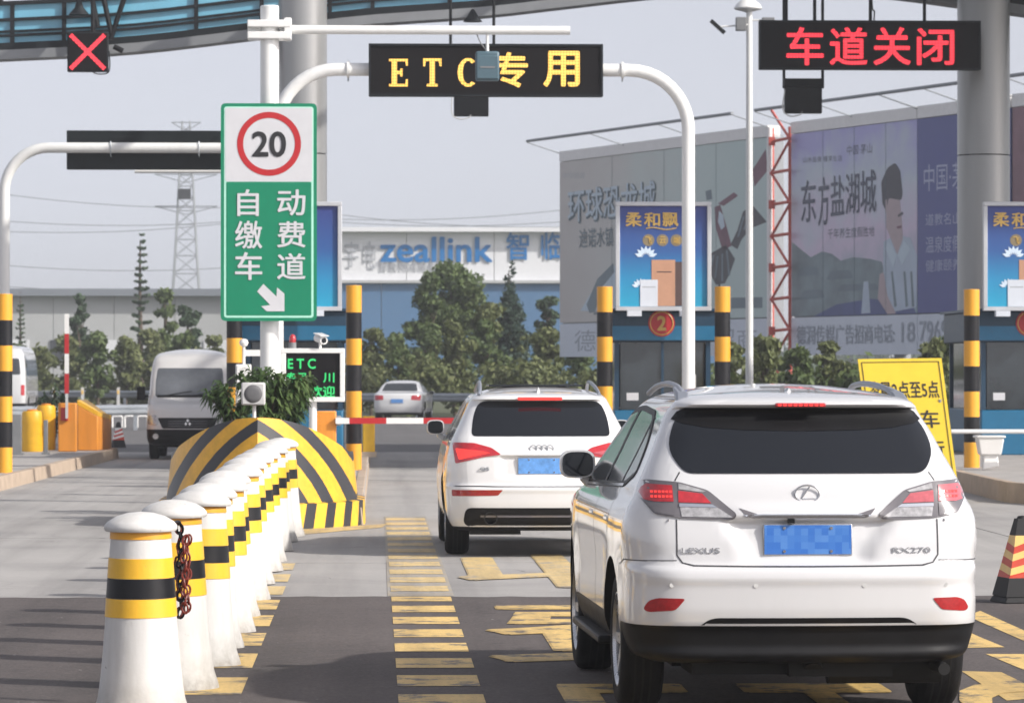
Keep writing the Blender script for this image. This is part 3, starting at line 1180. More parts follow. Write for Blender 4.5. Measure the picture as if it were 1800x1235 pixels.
# canopy: arched glazed edge beam and an unseen roof, its extent shaped for shade
Ybm = 80.0
prof = [(-1200, 122), (-500, 118), (-60, 109), (0, 106), (200, 96), (430, 71), (640, 45), (850, 30), (1000, 13), (1180, -6), (1350, -14), (1480, -12), (1570, -4), (1690, 12), (1800, 27), (1900, 42), (2300, 90), (2700, 120)]
pxs = [p[0] for p in prof]
edge = pchip(pxs, [p[1] for p in prof])
can = thing('toll_canopy', 'canopy edge beam with blue glass strips above the booths', 'canopy', (0, Ybm, 8))
STA = list(range(-1200, 2701, 60))


def ribbon(name, off0, off1, y0, y1, m, px0=-1200, px1=2700):
    """box-section ribbon following the arched edge, off in metres above it"""
    st = [p for p in STA if px0 <= p <= px1]
    if st[0] != px0:
        st.insert(0, px0)
    if st[-1] != px1:
        st.append(px1)
    pts = []
    for p in st:
        q = W(p, edge(p), Ybm)
        for yy, zz in ((y0, off0), (y1, off0), (y1, off1), (y0, off1)):
            pts.append((q.x, yy, q.z + zz))
    fs = [(i * 4 + k, (i + 1) * 4 + k, (i + 1) * 4 + (k + 1) % 4, i * 4 + (k + 1) % 4) for i in range(len(st) - 1) for k in range(4)]
    fs += [(0, 1, 2, 3), tuple(len(pts) - 4 + k for k in (3, 2, 1, 0))]
    return part(name, MB().add(pts, fs), m, can)


ribbon('bottom_chord', 0, .19, 79.8, 80.5, 'beam_grey')
ribbon('chord_plate', .19, .34, 79.86, 80.4, 'dark_steel')
for o0, o1 in ((.47, .52), (.56, .60), (.79, .85), (1.12, 1.2)):
    ribbon('rail', o0, o1, 79.9, 80.02, 'dark_steel')
pan = [-1200, -800, -400, -60, 22, 113, 345, 460, 580, 655, 790, 940, 1090, 1240, 1400, 1560, 1720, 1900, 2300, 2700]
for p, q in zip(pan[:-1], pan[1:]):
    ribbon('glass_pane', .34, 1.14, 79.99, 80.005, 'canopy_glass', p + 1, q - 1)
for p in pan[1:-1]:
    q = W(p, edge(p), Ybm)
    part('mullion', MB().box((q.x, 79.96, q.z + .76), (.085, .1, .86)), 'dark_steel', can)
for k in range(7):
    x = -8.5 + 4.2 * k
    part('purlin', MB().box((x, 80, 10.68), (.14, 12, .2)), 'beam_grey', can)
for k in range(11):
    y0 = 66 + 2.05 * k
    x0 = 9.0 if y0 < 80 else 5.0  # sheets reach forward to shade the right column, stop short of the left gantry
    part('shade_roof_sheet', MB().box(((x0 + 36) / 2, y0 + 1.0, 10.84), (36 - x0, 2.0, .09)), 'shade_roof_sheet', can)
for px in (0, 300, 900, 1180, 1480, 1800):
    q = W(px, edge(px), Ybm)
    part('hanger_strut', MB().cyl((q.x, 80.2, q.z + .3), (q.x, 80.2, 10.6), .05, n=8), 'dark_steel', can)
# floodlight bracket left, seen against the glass
q = W(172, 55, 79.4)
for p0, p1 in (((160, -12), (172, 48)), ((180, -12), (196, 60)), ((222, -14), (194, 70)), ((200, 82), (216, 90))):
    part('bracket_arm', MB().cyl(W(*p0, 79.4), W(*p1, 79.4), .055, n=8), 'black_metal', can)
fl = MB().lathe([(.02, .2), (.06, .16), (.09, .05), (.2, -.08), (.21, -.1), (.02, -.1)], W(139, 18, 79.2), 20)
part('lamp_shade', fl, 'dark_steel', can)
fl = MB().lathe([(.02, .16), (.05, .12), (.12, .0), (.2, -.1), (.02, -.1)], W(831, 30, 79.2), 20)
part('lamp_shade', fl, 'dark_steel', can)

# lane signals hung from the canopy
xs_ = thing('lane_signal', 'square lane signal showing a red lit cross', 'signal', W(154, 126, 79.0))
a, b = W(118, 126, 79.0), W(190, 57, 79.0)
cx, cz = (a.x + b.x) / 2, (a.z + b.z) / 2
part('housing', MB().box((cx, 79.12, cz), (b.x - a.x, .2, b.z - a.z)), 'dark_steel', xs_, bevel=.012)
part('screen', MB().box((cx, 79.012, cz), (b.x - a.x - .06, .02, b.z - a.z - .06)), 'led_panel', xs_)
for sgn in (1, -1):
    part('lit_bar', MB().box((cx, 78.99 + .003 * sgn, cz), (.98, .012, .085), rot=Matrix.Rotation(sgn * R(45), 3, 'Y')), 'led_red', xs_)
part('hanger', MB().cyl((cx + .1, 79.15, b.z), (cx + .1, 79.15, b.z + .95), .05, n=8), 'black_metal', xs_)
part('cable', MB().tube(catmull([W(160, 124, 79.05), W(170, 130, 79.05), W(188, 129, 79.05), W(193, 118, 79.05), W(192, 90, 79.05)]), .012, 6), 'black_metal', xs_)
for (x0, x1, y0, y1, r0, r1, lab) in ((798, 859, 120, 204, 792, 868, 'small black signal box hanging just below the yellow lit sign'),
                                      (1380, 1445, 138, 199, 1378, 1446, 'small black signal box hanging under the red lit sign')):
    a, b = W(x0, y1, 76.8), W(x1, y0, 76.8)
    t = thing('lane_signal', lab, 'signal', ((a.x + b.x) / 2, 76.8, a.z))
    part('housing', MB().box(((a.x + b.x) / 2, 76.9, (a.z + b.z) / 2), (b.x - a.x, .22, b.z - a.z)), 'black_metal', t, bevel=.012)
    part('hood', MB().box(((a.x + b.x) / 2, 76.76, b.z - .09), (b.x - a.x + .06, .1, .16)), 'black_metal', t)
    for rr in (r0, r1):
        p = W(rr, y0, 76.9)
        part('hanger', MB().cyl((p.x, 76.9, p.z - .2), (p.x, 76.9, 10.5), .03, n=8), 'black_metal', t)
    part('cable', MB().tube(catmull([W(x0, y0 + 20, 76.8), W(x0 - 4, y1 - 8, 76.8), W(x0 + 8, y1 + 5, 76.8), W(x0 + 26, y1 + 3, 76.8), W(x0 + 30, y1 - 3, 76.8)]), .012, 6), 'light_plastic', t)

# ------------------------------------------------------------------ green speed sign, its pole and the antenna arm
Yp = 53.0
pp = W(474, 13, Yp)
pole = thing('sign_pole', 'tall white pole with a long horizontal arm behind the green sign', 'pole', (pp.x, Yp, 0))
part('mast', MB().cyl((pp.x, Yp, IZ), (pp.x, Yp, pp.z), .128, n=28), 'white_metal', pole)
part('cap', MB().lathe([(.13, 0), (.12, .02), (.0, .03)], (pp.x, Yp, pp.z), 24), 'white_metal', pole)
az = W(700, 53, Yp).z
part('arm', MB().cyl((pp.x + .14, Yp, az), (W(1002, 53, Yp).x, Yp, az), .062, n=18), 'white_metal', pole)
for z0 in (az + .07, az - .09):
    part('clamp_plate', MB().box((pp.x, Yp - .0, z0), (.60, .36, .10)), 'white_metal', pole, bevel=.012)
part('clamp_bracket', MB().box((pp.x + .25, Yp - .02, az), (.1, .3, .3)), 'white_metal', pole, bevel=.012)
part('stub', MB().cyl((pp.x - .3, Yp, az), (pp.x - .12, Yp, az), .062, n=16), 'white_metal', pole)

Ys = Yp - .24
a, b = W(388, 564, Ys), W(557, 182, Ys)
gs = thing('speed_sign', 'green and white sign with a speed limit of 20 in a red ring', 'sign', ((a.x + b.x) / 2, Ys, a.z))


def rrect(x0, x1, z0, z1, r_):
    return rp([(x0, z0), (x1, z0), (x1, z1), (x0, z1)], r_, 5)


def plate(name, poly2, Y, th, m, parent):
    return part(name, MB().slab([(p[0], Y, p[1]) for p in poly2], (0, th, 0)), m, parent)


plate('panel', rrect(a.x, b.x, a.z, b.z, .07), Ys, .035, 'sign_green', gs)
i_ = .045
plate('border_line', rrect(a.x + i_, b.x - i_, a.z + i_, b.z - i_, .04), Ys - .003, .003, 'sign_mint', gs)
zs = W(470, 320, Ys).z
plate('green_field', rrect(a.x + .075, b.x - .075, a.z + .075, zs, .02), Ys - .006, .003, 'sign_green', gs)
plate('white_field', rrect(a.x + .060, b.x - .060, zs + .006, b.z - .060, .03), Ys - .006, .003, 'sign_white', gs)
c = W(473, 253, Ys)
for ro, ri, yy, m in ((.435, .352, -.010, 'sign_red'),):
    ring = MB()
    K = 56
    o = [(c.x + ro * math.cos(2 * math.pi * k / K), Ys + yy, c.z + ro * math.sin(2 * math.pi * k / K)) for k in range(K)]
    n_ = [(c.x + ri * math.cos(2 * math.pi * k / K), Ys + yy, c.z + ri * math.sin(2 * math.pi * k / K)) for k in range(K)]
    ring.add(o + n_, [(k, (k + 1) % K, K + (k + 1) % K, K + k) for k in range(K)])
    part('red_ring', ring, m, gs)
txt_px('20', 443, 503, 231, 276, Ys - .009, 'sign_black', gs, .02)
for i, ch in enumerate('自缴车'):
    txt_px(ch, 413 if i else 417, 461 if i else 455, 333 + 55 * i, 380 + 55 * i + (2 if i else 0), Ys - .009, 'sign_white', gs, .014)
for i, ch in enumerate('动费道'):
    txt_px(ch, 487, 537, 333 + 56 * i, 379 + 56 * i, Ys - .009, 'sign_white', gs, .014)
arrow = [(452, 512), (463, 499), (486, 521), (487, 505), (500, 516), (500, 547), (469, 547), (459, 538), (475, 536)]
mb = MB()
q = [W(x_, y_, Ys - .011) for x_, y_ in arrow]
cen = W(484, 534, Ys - .011)
mb.add(q, [(0, 1, 2, 8), (2, 3, 4), (2, 4, 5), (8, 2, 5), (8, 5, 6), (8, 6, 7)])
part('arrow', mb, 'sign_white', gs)
for z0 in (W(470, 250, Ys).z, W(470, 500, Ys).z):
    part('back_rail', MB().box(((a.x + b.x) / 2, Ys + .07, z0), (1.1, .06, .07)), 'galvanised', gs)

a, b = W(836, 142, Yp - .08), W(878, 90, Yp - .08)
rs = thing('road_antenna', 'small grey-blue antenna box hanging before the yellow letters', 'antenna', ((a.x + b.x) / 2, Yp, a.z))
cx, cz = (a.x + b.x) / 2, (a.z + b.z) / 2
part('body', MB().box((cx, Yp, cz), (b.x - a.x, .16, b.z - a.z)), 'teal_plastic', rs, bevel=.03)
part('front_cover', MB().box((cx, Yp - .09, cz - .02), (b.x - a.x - .03, .03, b.z - a.z - .09)), 'teal_plastic', rs, bevel=.01)
part('name_strip', MB().box((cx, Yp - .108, cz - .02), (.2, .006, .022)), 'grey_plastic', rs)
part('stem', MB().cyl((cx, Yp, b.z - .02), (cx, Yp, az - .05), .022, n=10), 'white_metal', rs)
part('cable', MB().tube(catmull([(cx - .14, Yp, az - .06), (cx - .1, Yp, az - .16), (cx - .02, Yp, b.z + .02)]), .008, 6), 'grey_plastic', rs)
# ------------------------------------------------------------------ bollards
def bollard_r(z):
    return pchip([0, .03, .10, .22, .5, 1.0], [.262, .255, .232, .215, .19, .156])(z)


proto = thing('bollard', '', 'bollard', (0, 0, 0), group='row of white bollards')
zs_ = [0, .015, .03, .06, .10, .15, .22, .35, .5, .65, .8, .9, 1.0]
part('body', MB().lathe([(bollard_r(z), z) for z in zs_] + [(.0, 1.0)], n=40), 'bollard_white', proto, world=False)
part('cap', MB().lathe([(.0, .985), (.185, .985), (.193, .995), (.193, 1.012), (.175, 1.035), (.13, 1.062), (.07, 1.08), (.0, 1.087)], n=40), 'bollard_white', proto, world=False, angle=50)
for z0, z1, m in ((.945, .985, 'post_orange'), (.74, .846, 'bollard_yellow'), (.635, .739, 'bollard_black'), (.536, .634, 'bollard_yellow')):
    e = .004
    part('stripe', MB().lathe([(bollard_r(z0), z0), (bollard_r(z0) + e, z0 + .001), (bollard_r(z1) + e, z1 - .001), (bollard_r(z1), z1)], n=40), m, proto, world=False)
spots = [(-1.235, 20.5), (-1.165, 22.45), (-1.10, 24.2), (-1.13, 25.75), (-1.10, 27.3), (-1.12, 29.0), (-1.10, 31.1), (-1.12, 33.3), (-1.10, 35.4), (-1.11, 37.3), (-1.09, 39.4), (-1.09, 41.5), (-1.04, 42.9)]
ordn = ['nearest', 'second', 'third', 'fourth', 'fifth', 'sixth', 'seventh', 'eighth', 'ninth', 'tenth', 'eleventh', 'twelfth', 'last']
random.seed(5)
for i, (x, y) in enumerate(spots):
    o = proto if i == 0 else copy_tree(proto)
    o.location = (x, y, 0.007)
    o.rotation_euler = (R(random.uniform(-1.0, 1.0)), R(random.uniform(-1.5, 1.5)), random.uniform(0, 6))
    o['label'] = {0: 'nearest white bollard in the row, with the chain hanging beside it',
                  12: 'farthest white bollard of the row, touching the striped nose'}.get(i, '%s white bollard with yellow and black bands, counting from the camera' % ordn[i])

# chain hung between the first two bollards
ch = thing('chain', 'red and black chain hanging behind the nearest bollard', 'chain', W(318, 1085, 21.2))
ring = []
K = 14
for k in range(K):
    t = 2 * math.pi * k / K
    ring.append((.017 * math.cos(t), 0, .030 * math.sin(t)))
link_me = {}
for m in ('chain_red', 'black_metal'):
    link_me[m] = MB().tube(ring, .0065, 6, closed=True).mesh('link', m)
k = 0
for col, (dx, dy) in enumerate(((0, 0), (.034, .03), (-.012, .07), (.022, -.03))):
    n_ = 11 - (col % 2) * 2
    for j in range(n_):
        o = link('link', link_me['chain_red' if (k * 5 + j) % 3 else 'black_metal'], ch)
        o.location = (dx + .006 * math.sin(j * 1.7), dy, .025 + .046 * j + (col % 2) * .03)
        o.rotation_euler = (random.uniform(-.3, .3), random.uniform(-.3, .3), (j % 2) * math.pi / 2 + random.uniform(-.3, .3))
        k += 1
p_ = spots[0]
o = part('hook', MB().tube(catmull([(-.10, -.55, .50), (-.06, -.40, .51), (-.01, -.12, .53), (.0, 0, .50)], 6), .008, 6), 'black_metal', ch, world=False)

# ------------------------------------------------------------------ guard posts, booths and posters
Yq = 70.0


def guard_post(px, label, top=508, Yq=70.0, seg=7):
    x = W(px, 600, Yq).x
    z0, z1 = (.27 if px > 1500 else IZ), W(px, top, Yq).z
    t = thing('guard_post', label, 'post', (x, Yq, z0), group='orange and black guard posts')
    rr = .142 * Yq / 70
    h = (z1 - z0) / seg
    for k in range(seg):
        m = 'post_orange' if k % 2 == 0 else 'bollard_black'
        part('band', MB().cyl((x, Yq, z0 + h * k), (x, Yq, z0 + h * (k + 1)), rr, n=28), m, t)
    part('cap', MB().lathe([(rr + .002, 0), (rr, .012), (0, .02)], (x, Yq, z1), 28), 'post_orange', t)


guard_post(622, 'orange and black post just beyond the striped nose, at the lane barrier', 503, 63.6)
guard_post(412, 'orange and black post hidden behind the green sign, beside the van')
guard_post(1063, 'orange and black post at the near lane side of the middle booth', 505)
guard_post(1270, 'orange and black post between the middle booth and the thin white mast', 505)
guard_post(1708, 'orange and black post before the right column', 510, 62.0)
guard_post(8, 'orange and black post at the left picture edge', 518, 62.0)


def poster_art(t, cx, Y, z0, z1, w):
    """blue advertising print: title, flowers, tan box and white pack"""
    u = lambda a: cx - w / 2 + w * a
    v = lambda b: z0 + (z1 - z0) * b
    for i, chs in enumerate('柔和飘'):
        letters(chs, (u(.16 + .21 * i), Y - .004, v(.865)), XR, ZU, w * .185, (z1 - z0) * .14, 'gold', t, .02)
    part('swash', MB().tube([(u(.3 + .035 * k), Y - .004, v(.775 + .010 * math.sin(k * .7))) for k in range(11)], .011, 5), 'gold', t)
    for i in range(3):
        part('medallion', MB().cyl((u(.33 + .16 * i), Y - .003, v(.66)), (u(.33 + .16 * i), Y - .0005, v(.66)), w * .068, n=20), 'dim_gold', t)
        letters('飞云端'[i], (u(.33 + .16 * i), Y - .006, v(.66)), XR, ZU, w * .075, w * .08, 'gold', t, .01)
    part('pack', MB().box((u(.50), Y - .004, v(.235)), (w * .27, .006, (z1 - z0) * .46)), 'box_tan', t)
    part('pack', MB().box((u(.695), Y - .004, v(.225)), (w * .115, .006, (z1 - z0) * .44)), 'box_brown', t)
    part('pack', MB().box((u(.335), Y - .010, v(.135)), (w * .20, .006, (z1 - z0) * .265)), 'box_white', t)
    part('print_strip', MB().box((u(.335), Y - .014, v(.195)), (w * .15, .003, .022)), 'letter_grey', t)
    part('print_strip', MB().box((u(.51), Y - .0085, v(.345)), (w * .17, .003, .020)), 'box_brown', t)
    for fx, fz, s in ((.30, .50, 1.0), (.24, .20, .8)):
        for k in range(7):
            an = R(18 + 24 * k)
            d = Vector((math.cos(an), 0, math.sin(an)))
            e = Vector((-d.z, 0, d.x))
            L = w * .135 * s
            c0 = Vector((u(fx), Y - .005 - .0006 * k, v(fz) - .02))
            pet = [c0 + d * L * .25, c0 + d * L * .62 + e * L * .17, c0 + d * L, c0 + d * L * .62 - e * L * .17]
            part('petal', MB().slab(pet, (0, .0005, 0)), 'petal', t)


def booth(px, label, plabel, num, art, isl_z=IZ):
    c = W(px, 600, Yq + 1).x
    y0, y1 = 71.2, 75.2
    w = 1.78
    t = thing('toll_booth', label, 'booth', (c, y0, isl_z), group='blue toll booths')
    part('lower_wall', MB().box((c, (y0 + y1) / 2, (isl_z + 1.1) / 2), (w, y1 - y0, 1.1 - isl_z)), 'booth_blue', t, bevel=.02)
    for sx in (-1, 1):
        for yy in (y0 + .05, y1 - .05, (y0 + y1) / 2):
            part('corner_post', MB().box((c + sx * (w / 2 - .045), yy, 1.73), (.085, .085, 1.26)), 'booth_dark', t)
    for sx in (-1, 1):
        part('side_pane', MB().box((c + sx * (w / 2 - .045), (y0 + y1) / 2 - .95, 1.73), (.012, 1.7, 1.24)), 'booth_glass', t)
        part('side_pane', MB().box((c + sx * (w / 2 - .045), (y0 + y1) / 2 + .95, 1.73), (.012, 1.7, 1.24)), 'booth_glass', t)
    for k in (-1, 1):
        part('front_pane', MB().box((c + k * .4, y0 + .05, 1.73), (.76, .012, 1.24)), 'booth_glass', t)
    part('front_mullion', MB().box((c, y0 + .04, 1.73), (.05, .06, 1.24)), 'booth_dark', t)
    part('window_sticker', MB().box((c - .55, y0 + .042, 1.35), (.22, .004, .14)), 'sign_white', t)
    part('notice', MB().box((c + .52, y0 + .042, 1.62), (.2, .004, .28)), 'light_plastic', t)
    part('monitor', MB().box((c - .2, y0 + .6, 1.42), (.42, .06, .3)).box((c - .2, y0 + .64, 1.2), (.08, .08, .2)), 'light_plastic', t)
    part('vent_grille', MB().box((c + .45, y0 - .008, .62), (.42, .02, .3)), 'booth_dark', t)
    for k in range(5):
        part('vent_slat', MB().box((c + .45, y0 - .024, .51 + .055 * k), (.40, .014, .03)), 'booth_blue', t)
    part('back_wall', MB().box((c, y1 - .03, 1.73), (w - .2, .05, 1.24)), 'booth_dark', t)
    part('fascia', MB().box((c, (y0 + y1) / 2, 2.64), (w + .18, y1 - y0 + .2, .56)), 'booth_dark', t, bevel=.02)
    part('roof', MB().box((c, (y0 + y1) / 2, 2.945), (w + .3, y1 - y0 + .34, .05)), 'booth_dark', t)
    part('fascia_stripe', MB().box((c, y0 - .105, 2.52), (w + .16, .012, .26)), 'booth_blue', t)
    p = W(px - 3, 568, y0 - .12)
    if num != '1':
        part('number_disc', MB().cyl((p.x, y0 - .125, p.z), (p.x, y0 - .1, p.z), .245, n=36), 'sign_red', t)
        part('number_ring', MB().tube([(p.x + .21 * math.cos(2 * math.pi * k / 32), y0 - .128, p.z + .21 * math.sin(2 * math.pi * k / 32)) for k in range(32)], .010, 5, closed=True), 'gold', t)
        letters(num, (p.x, y0 - .128, p.z), XR, ZU, .17, .27, 'gold', t, .03, name='booth_number')
    # poster on the booth roof
    Ya = Yq + .6
    a, b = W(px - 84, 546, Ya), W(px + 84, 355, Ya)
    q = thing('advertising_poster', plabel, 'poster', (c, Ya, 2.97), group='blue posters on the booths')
    cx, cz = (a.x + b.x) / 2, (a.z + b.z) / 2
    ww, hh = b.x - a.x, b.z - a.z
    e = .075
    for cc, ss in (((cx, Ya, b.z - e / 2), (ww, .12, e)), ((cx, Ya, a.z + e / 2), (ww, .12, e)),
                   ((a.x + e / 2, Ya, cz), (e, .12, hh - 2 * e - .002)), ((b.x - e / 2, Ya, cz), (e, .12, hh - 2 * e - .002))):
        part('frame_bar', MB().box(cc, ss), 'frame_grey', q, bevel=.008)
    part('print', MB().box((cx, Ya + .01, cz), (ww - 2 * e, .03, hh - 2 * e)), 'poster_blue', q)
    part('back_panel', MB().box((cx, Ya + .045, cz), (ww - .02, .03, hh - .02)), 'grey_plastic', q)
    for px2 in (px - 52, px + 40):
        x2 = W(px2, 550, Ya).x
        part('leg', MB().box((x2, Ya + .06, (2.85 + a.z) / 2), (.11, .08, a.z - 2.85)), 'light_plastic', q)
        part('foot', MB().box((x2, Ya - .13, 2.87), (.26, .2, .10)), 'box_white', q)
    poster_art(q, cx, Ya - .006, a.z + e, b.z - e, ww - 2 * e)
    return t


booth(517, 'toll booth mostly hidden behind the green speed sign and the fee display', 'blue poster peeking out at the edge of the green speed sign', '1', True)
booth(1166, 'middle toll booth with a red number disc, behind the white cars', 'blue poster with tan box above the middle booth, crossed by the white pipe', '2', True)
booth(1812, 'toll booth at the right picture edge beside the thick column', 'blue poster cut off by the right picture edge', '3', True, .27)

# ------------------------------------------------------------------ things on the striped island
Yd = 60.0
a, b = W(494, 706, Yd), W(606, 612, Yd)
dsp = thing('fee_display', 'white framed fee display with green lit text', 'display', ((a.x + b.x) / 2, Yd, IZ))
cx, cz, ww, hh = (a.x + b.x) / 2, (a.z + b.z) / 2, b.x - a.x, b.z - a.z
part('housing', MB().box((cx, Yd + .12, cz), (ww, .2, hh)), 'white_paint', dsp, bevel=.02)
e = .075
for cc, ss in (((cx, Yd, b.z - e / 2), (ww, .05, e)), ((cx, Yd, a.z + e / 2), (ww, .05, e)),
               ((a.x + e / 2, Yd, cz), (e, .05, hh - 2 * e - .002)), ((b.x - e / 2, Yd, cz), (e, .05, hh - 2 * e - .002))):
    part('frame_bar', MB().box(cc, ss), 'white_paint', dsp, bevel=.008)
part('screen', MB().box((cx, Yd + .012, cz), (ww - 2 * e, .01, hh - 2 * e)), 'led_panel', dsp)
part('post', MB().cyl((cx, Yd + .1, IZ), (cx, Yd + .1, a.z), .06, n=16), 'white_metal', dsp)
part('foot', MB().box((cx, Yd + .1, IZ + .02), (.3, .3, .04)), 'white_metal', dsp)
for t_, x0, x1, y0, y1 in (('E T C', 506, 555, 630, 648), ('专用', 504, 538, 654, 672), ('川', 568, 588, 655, 672), ('一', 500, 516, 686, 689), ('欢迎', 545, 589, 678, 698)):
    txt_px(t_, x0, x1, y0, y1, Yd - .004, 'led_green', dsp, .02)

c = W(566, 597, Yd)
cc = thing('security_camera', 'white bullet camera on top of the green lit display', 'camera', (c.x, Yd, b.z))
d = Vector((.30, -.9, -.12)).normalized()
p = Vector((c.x, Yd, c.z))
part('body', MB().cyl(p - d * .24, p + d * .10, .062, n=20), 'white_metal', cc)
part('shield', MB().box(p + Vector((0, 0, .075)) - d * .04, (.14, .38, .012), rot=Vector((-d.x, -d.y, -d.z)).to_track_quat('Y', 'Z').to_matrix()), 'white_metal', cc)
part('lens', MB().cyl(p + d * .10, p + d * .105, .04, n=16), 'glass_dark', cc)
part('bracket', MB().cyl(p - d * .1 + Vector((0, 0, -.05)), (c.x - .03, Yd + .05, b.z - .02), .022, n=10), 'white_metal', cc)
c = W(514, 596, Yd)
o = thing('beacon', 'small red warning beacon next to the bullet camera', 'beacon', (c.x, Yd + .1, b.z))
part('dome', MB().lathe([(.05, -.05), (.055, 0), (.045, .05), (.02, .075), (0, .08)], (c.x, Yd + .1, c.z), 18), 'lamp_red', o)
part('base', MB().cyl((c.x, Yd + .1, b.z - .01), (c.x, Yd + .1, c.z - .05), .06, n=18), 'grey_plastic', o)

# speaker on a stick at the tip of the nose
Yk = 46.2
a, b = W(424, 712, Yk), W(466, 672, Yk)
sp_ = thing('horn_speaker', 'square grey speaker with round mesh on the striped nose tip', 'speaker', ((a.x + b.x) / 2, Yk, 1.1))
cx, cz = (a.x + b.x) / 2, (a.z + b.z) / 2
part('case', MB().box((cx, Yk + .1, cz), (b.x - a.x, .18, b.z - a.z)), 'light_plastic', sp_, bevel=.02)
part('mesh', MB().lathe([(0, -.004), (.06, -.008), (.104, .004), (.11, .012)], (cx, Yk, cz), 28, axis='y'), 'mesh_grey', sp_)
part('stem', MB().cyl((cx + .01, Yk + .1, 1.05), (cx + .01, Yk + .1, a.z), .022, n=10), 'truss_white', sp_)
# white cabinet with lamp arm beside it
Ym = 56.0
a, b = W(414, 720, Ym), W(441, 640, Ym)
cab = thing('control_cabinet', 'narrow white cabinet with a round lamp above the speaker', 'cabinet', ((a.x + b.x) / 2, Ym, IZ))
cx = (a.x + b.x) / 2
part('case', MB().box((cx, Ym + .12, (a.z + b.z) / 2), (b.x - a.x, .22, b.z - a.z)), 'white_paint', cab, bevel=.015)
part('door', MB().box((cx, Ym + .003, (a.z + b.z) / 2), (b.x - a.x - .04, .012, b.z - a.z - .05)), 'white_paint', cab, bevel=.004)
part('post', MB().cyl((cx, Ym + .12, IZ), (cx, Ym + .12, a.z), .05, n=14), 'white_metal', cab)
q = W(428, 602, Ym)
part('lamp', MB().lathe([(0, -.06), (.05, -.045), (.068, 0), (.05, .045), (0, .06)], (q.x, Ym + .12, q.z), 18), 'white_paint', cab)
part('lamp_stem', MB().cyl((q.x, Ym + .12, b.z), (q.x, Ym + .12, q.z), .022, n=10), 'white_metal', cab)
part('cross_arm', MB().box((W(449, 616, Ym).x, Ym + .16, W(449, 620, Ym).z), (.36, .05, .09)), 'white_paint', cab)


def leafy(mb, clumps, n, size, seed, droop=0.0, slim=1.0):
    rnd = random.Random(seed)
    tot = sum(r[1] ** 2 for r in clumps)
    for c, r_, sq in clumps:
        k = int(n * r_ ** 2 / tot)
        c = Vector(c)
        for _ in range(k):
            d = Vector((rnd.gauss(0, 1), rnd.gauss(0, 1), rnd.gauss(0, 1))).normalized()
            rad = r_ * (rnd.random() ** .5) * (1.0 if rnd.random() < .85 else rnd.uniform(1.0, 1.5))
            p = c + Vector((d.x * rad, d.y * rad, d.z * rad * sq))
            s = size * rnd.uniform(.6, 1.4)
            up = (d + Vector((rnd.gauss(0, .7), rnd.gauss(0, .7), rnd.gauss(0, .7) - droop))).normalized()
            a_ = up.orthogonal().normalized()
            a_ = (Matrix.Rotation(rnd.uniform(0, 6.28), 3, up) @ a_)
            b_ = up.cross(a_)
            mb.add([p - a_ * s, p + b_ * s * .55 * slim, p + a_ * s, p - b_ * s * .55 * slim], [(0, 1, 2, 3)])


# leafy plants in the nose bed
def pot_plant(name, label, base, h, spread, n, seed, m='leaf_house', bed=True):
    t = thing(name, label, 'plant', base, group=None)
    rnd = random.Random(seed)
    st, lf = MB(), MB()
    base = Vector(base)
    for k in range(9):
        an = rnd.uniform(0, 6.28)
        tip = base + Vector((math.cos(an) * spread * rnd.uniform(.3, 1), math.sin(an) * spread * rnd.uniform(.3, 1), h * rnd.uniform(.7, 1.05)))
        pts = catmull([base, base.lerp(tip, .5) + Vector((0, 0, h * .12)), tip], 5)
        st.tube(pts, [.014 * (1 - .8 * i / len(pts)) for i in range(len(pts))], 5)
        for j in range(n // 9):
            q = pts[rnd.randrange(3, len(pts))]
            d = Vector((rnd.gauss(0, 1), rnd.gauss(0, 1), rnd.gauss(0.2, .6))).normalized()
            L = rnd.uniform(.09, .2)
            e_ = d.cross(Vector((0, 0, 1))).normalized() * L * .16
            mid = q + d * L * .5 + Vector((0, 0, .02))
            end = q + d * L + Vector((0, 0, -.05))
            lf.add([q, mid + e_, end, mid - e_], [(0, 1, 2, 3)])
    part('stem', st, 'bark', t)
    part('foliage', lf, m, t, fix=False)
    return t


pot_plant('shrub', 'bushy green plant growing behind the speaker on the nose', (W(470, 740, 47.2).x, 47.2, .85), .98, .50, 1500, 4)
pot_plant('shrub', 'leafy plant sprouting below the green lit display', (W(505, 740, 48.6).x, 48.6, .85), .95, .45, 1300, 9)
pot_plant('shrub', 'dark leafy plant at the van side of the striped nose', (W(412, 745, 49.5).x, 49.5, .85), .85, .38, 900, 14)


def barrier_machine(label, px, base_y, Y, h, w, arm_up, group='lane barriers'):
    pass


# barrier cabinet and arm of the lane
Yr = 62.8
a, b = W(546, 800, Yr), W(591, 722, Yr)
bar_ = thing('lane_barrier', 'orange barrier cabinet with red and white arm across the lane', 'barrier', ((a.x + b.x) / 2, Yr, IZ))
cx = (a.x + b.x) / 2
part('cabinet', MB().box((cx, Yr + .15, (IZ + b.z) / 2), (b.x - a.x, .36, b.z - IZ)), 'orange_paint', bar_, bevel=.02)
part('cabinet_door', MB().box((cx, Yr - .036, (IZ + b.z) / 2 - .05), (b.x - a.x - .08, .012, b.z - IZ - .3)), 'orange_paint', bar_, bevel=.005)
az_ = W(700, 739, Yr).z
part('arm_hub', MB().cyl((cx + .26, Yr + .05, az_), (cx + .26, Yr - .08, az_), .07, n=16), 'galvanised', bar_)
part('hub_bracket', MB().box((cx + .22, Yr + .1, az_), (.12, .1, .16)), 'galvanised', bar_)
x0, x1 = cx + .2, cx + 3.6
k = 0
x = x0
while x < x1:
    L = .22 if k == 0 else .60
    part('arm_section', MB().box((x + L / 2, Yr - .1, az_), (L, .045, .095)), 'white_paint' if k % 2 == 0 else 'sign_red', bar_)
    x += L
    k += 1
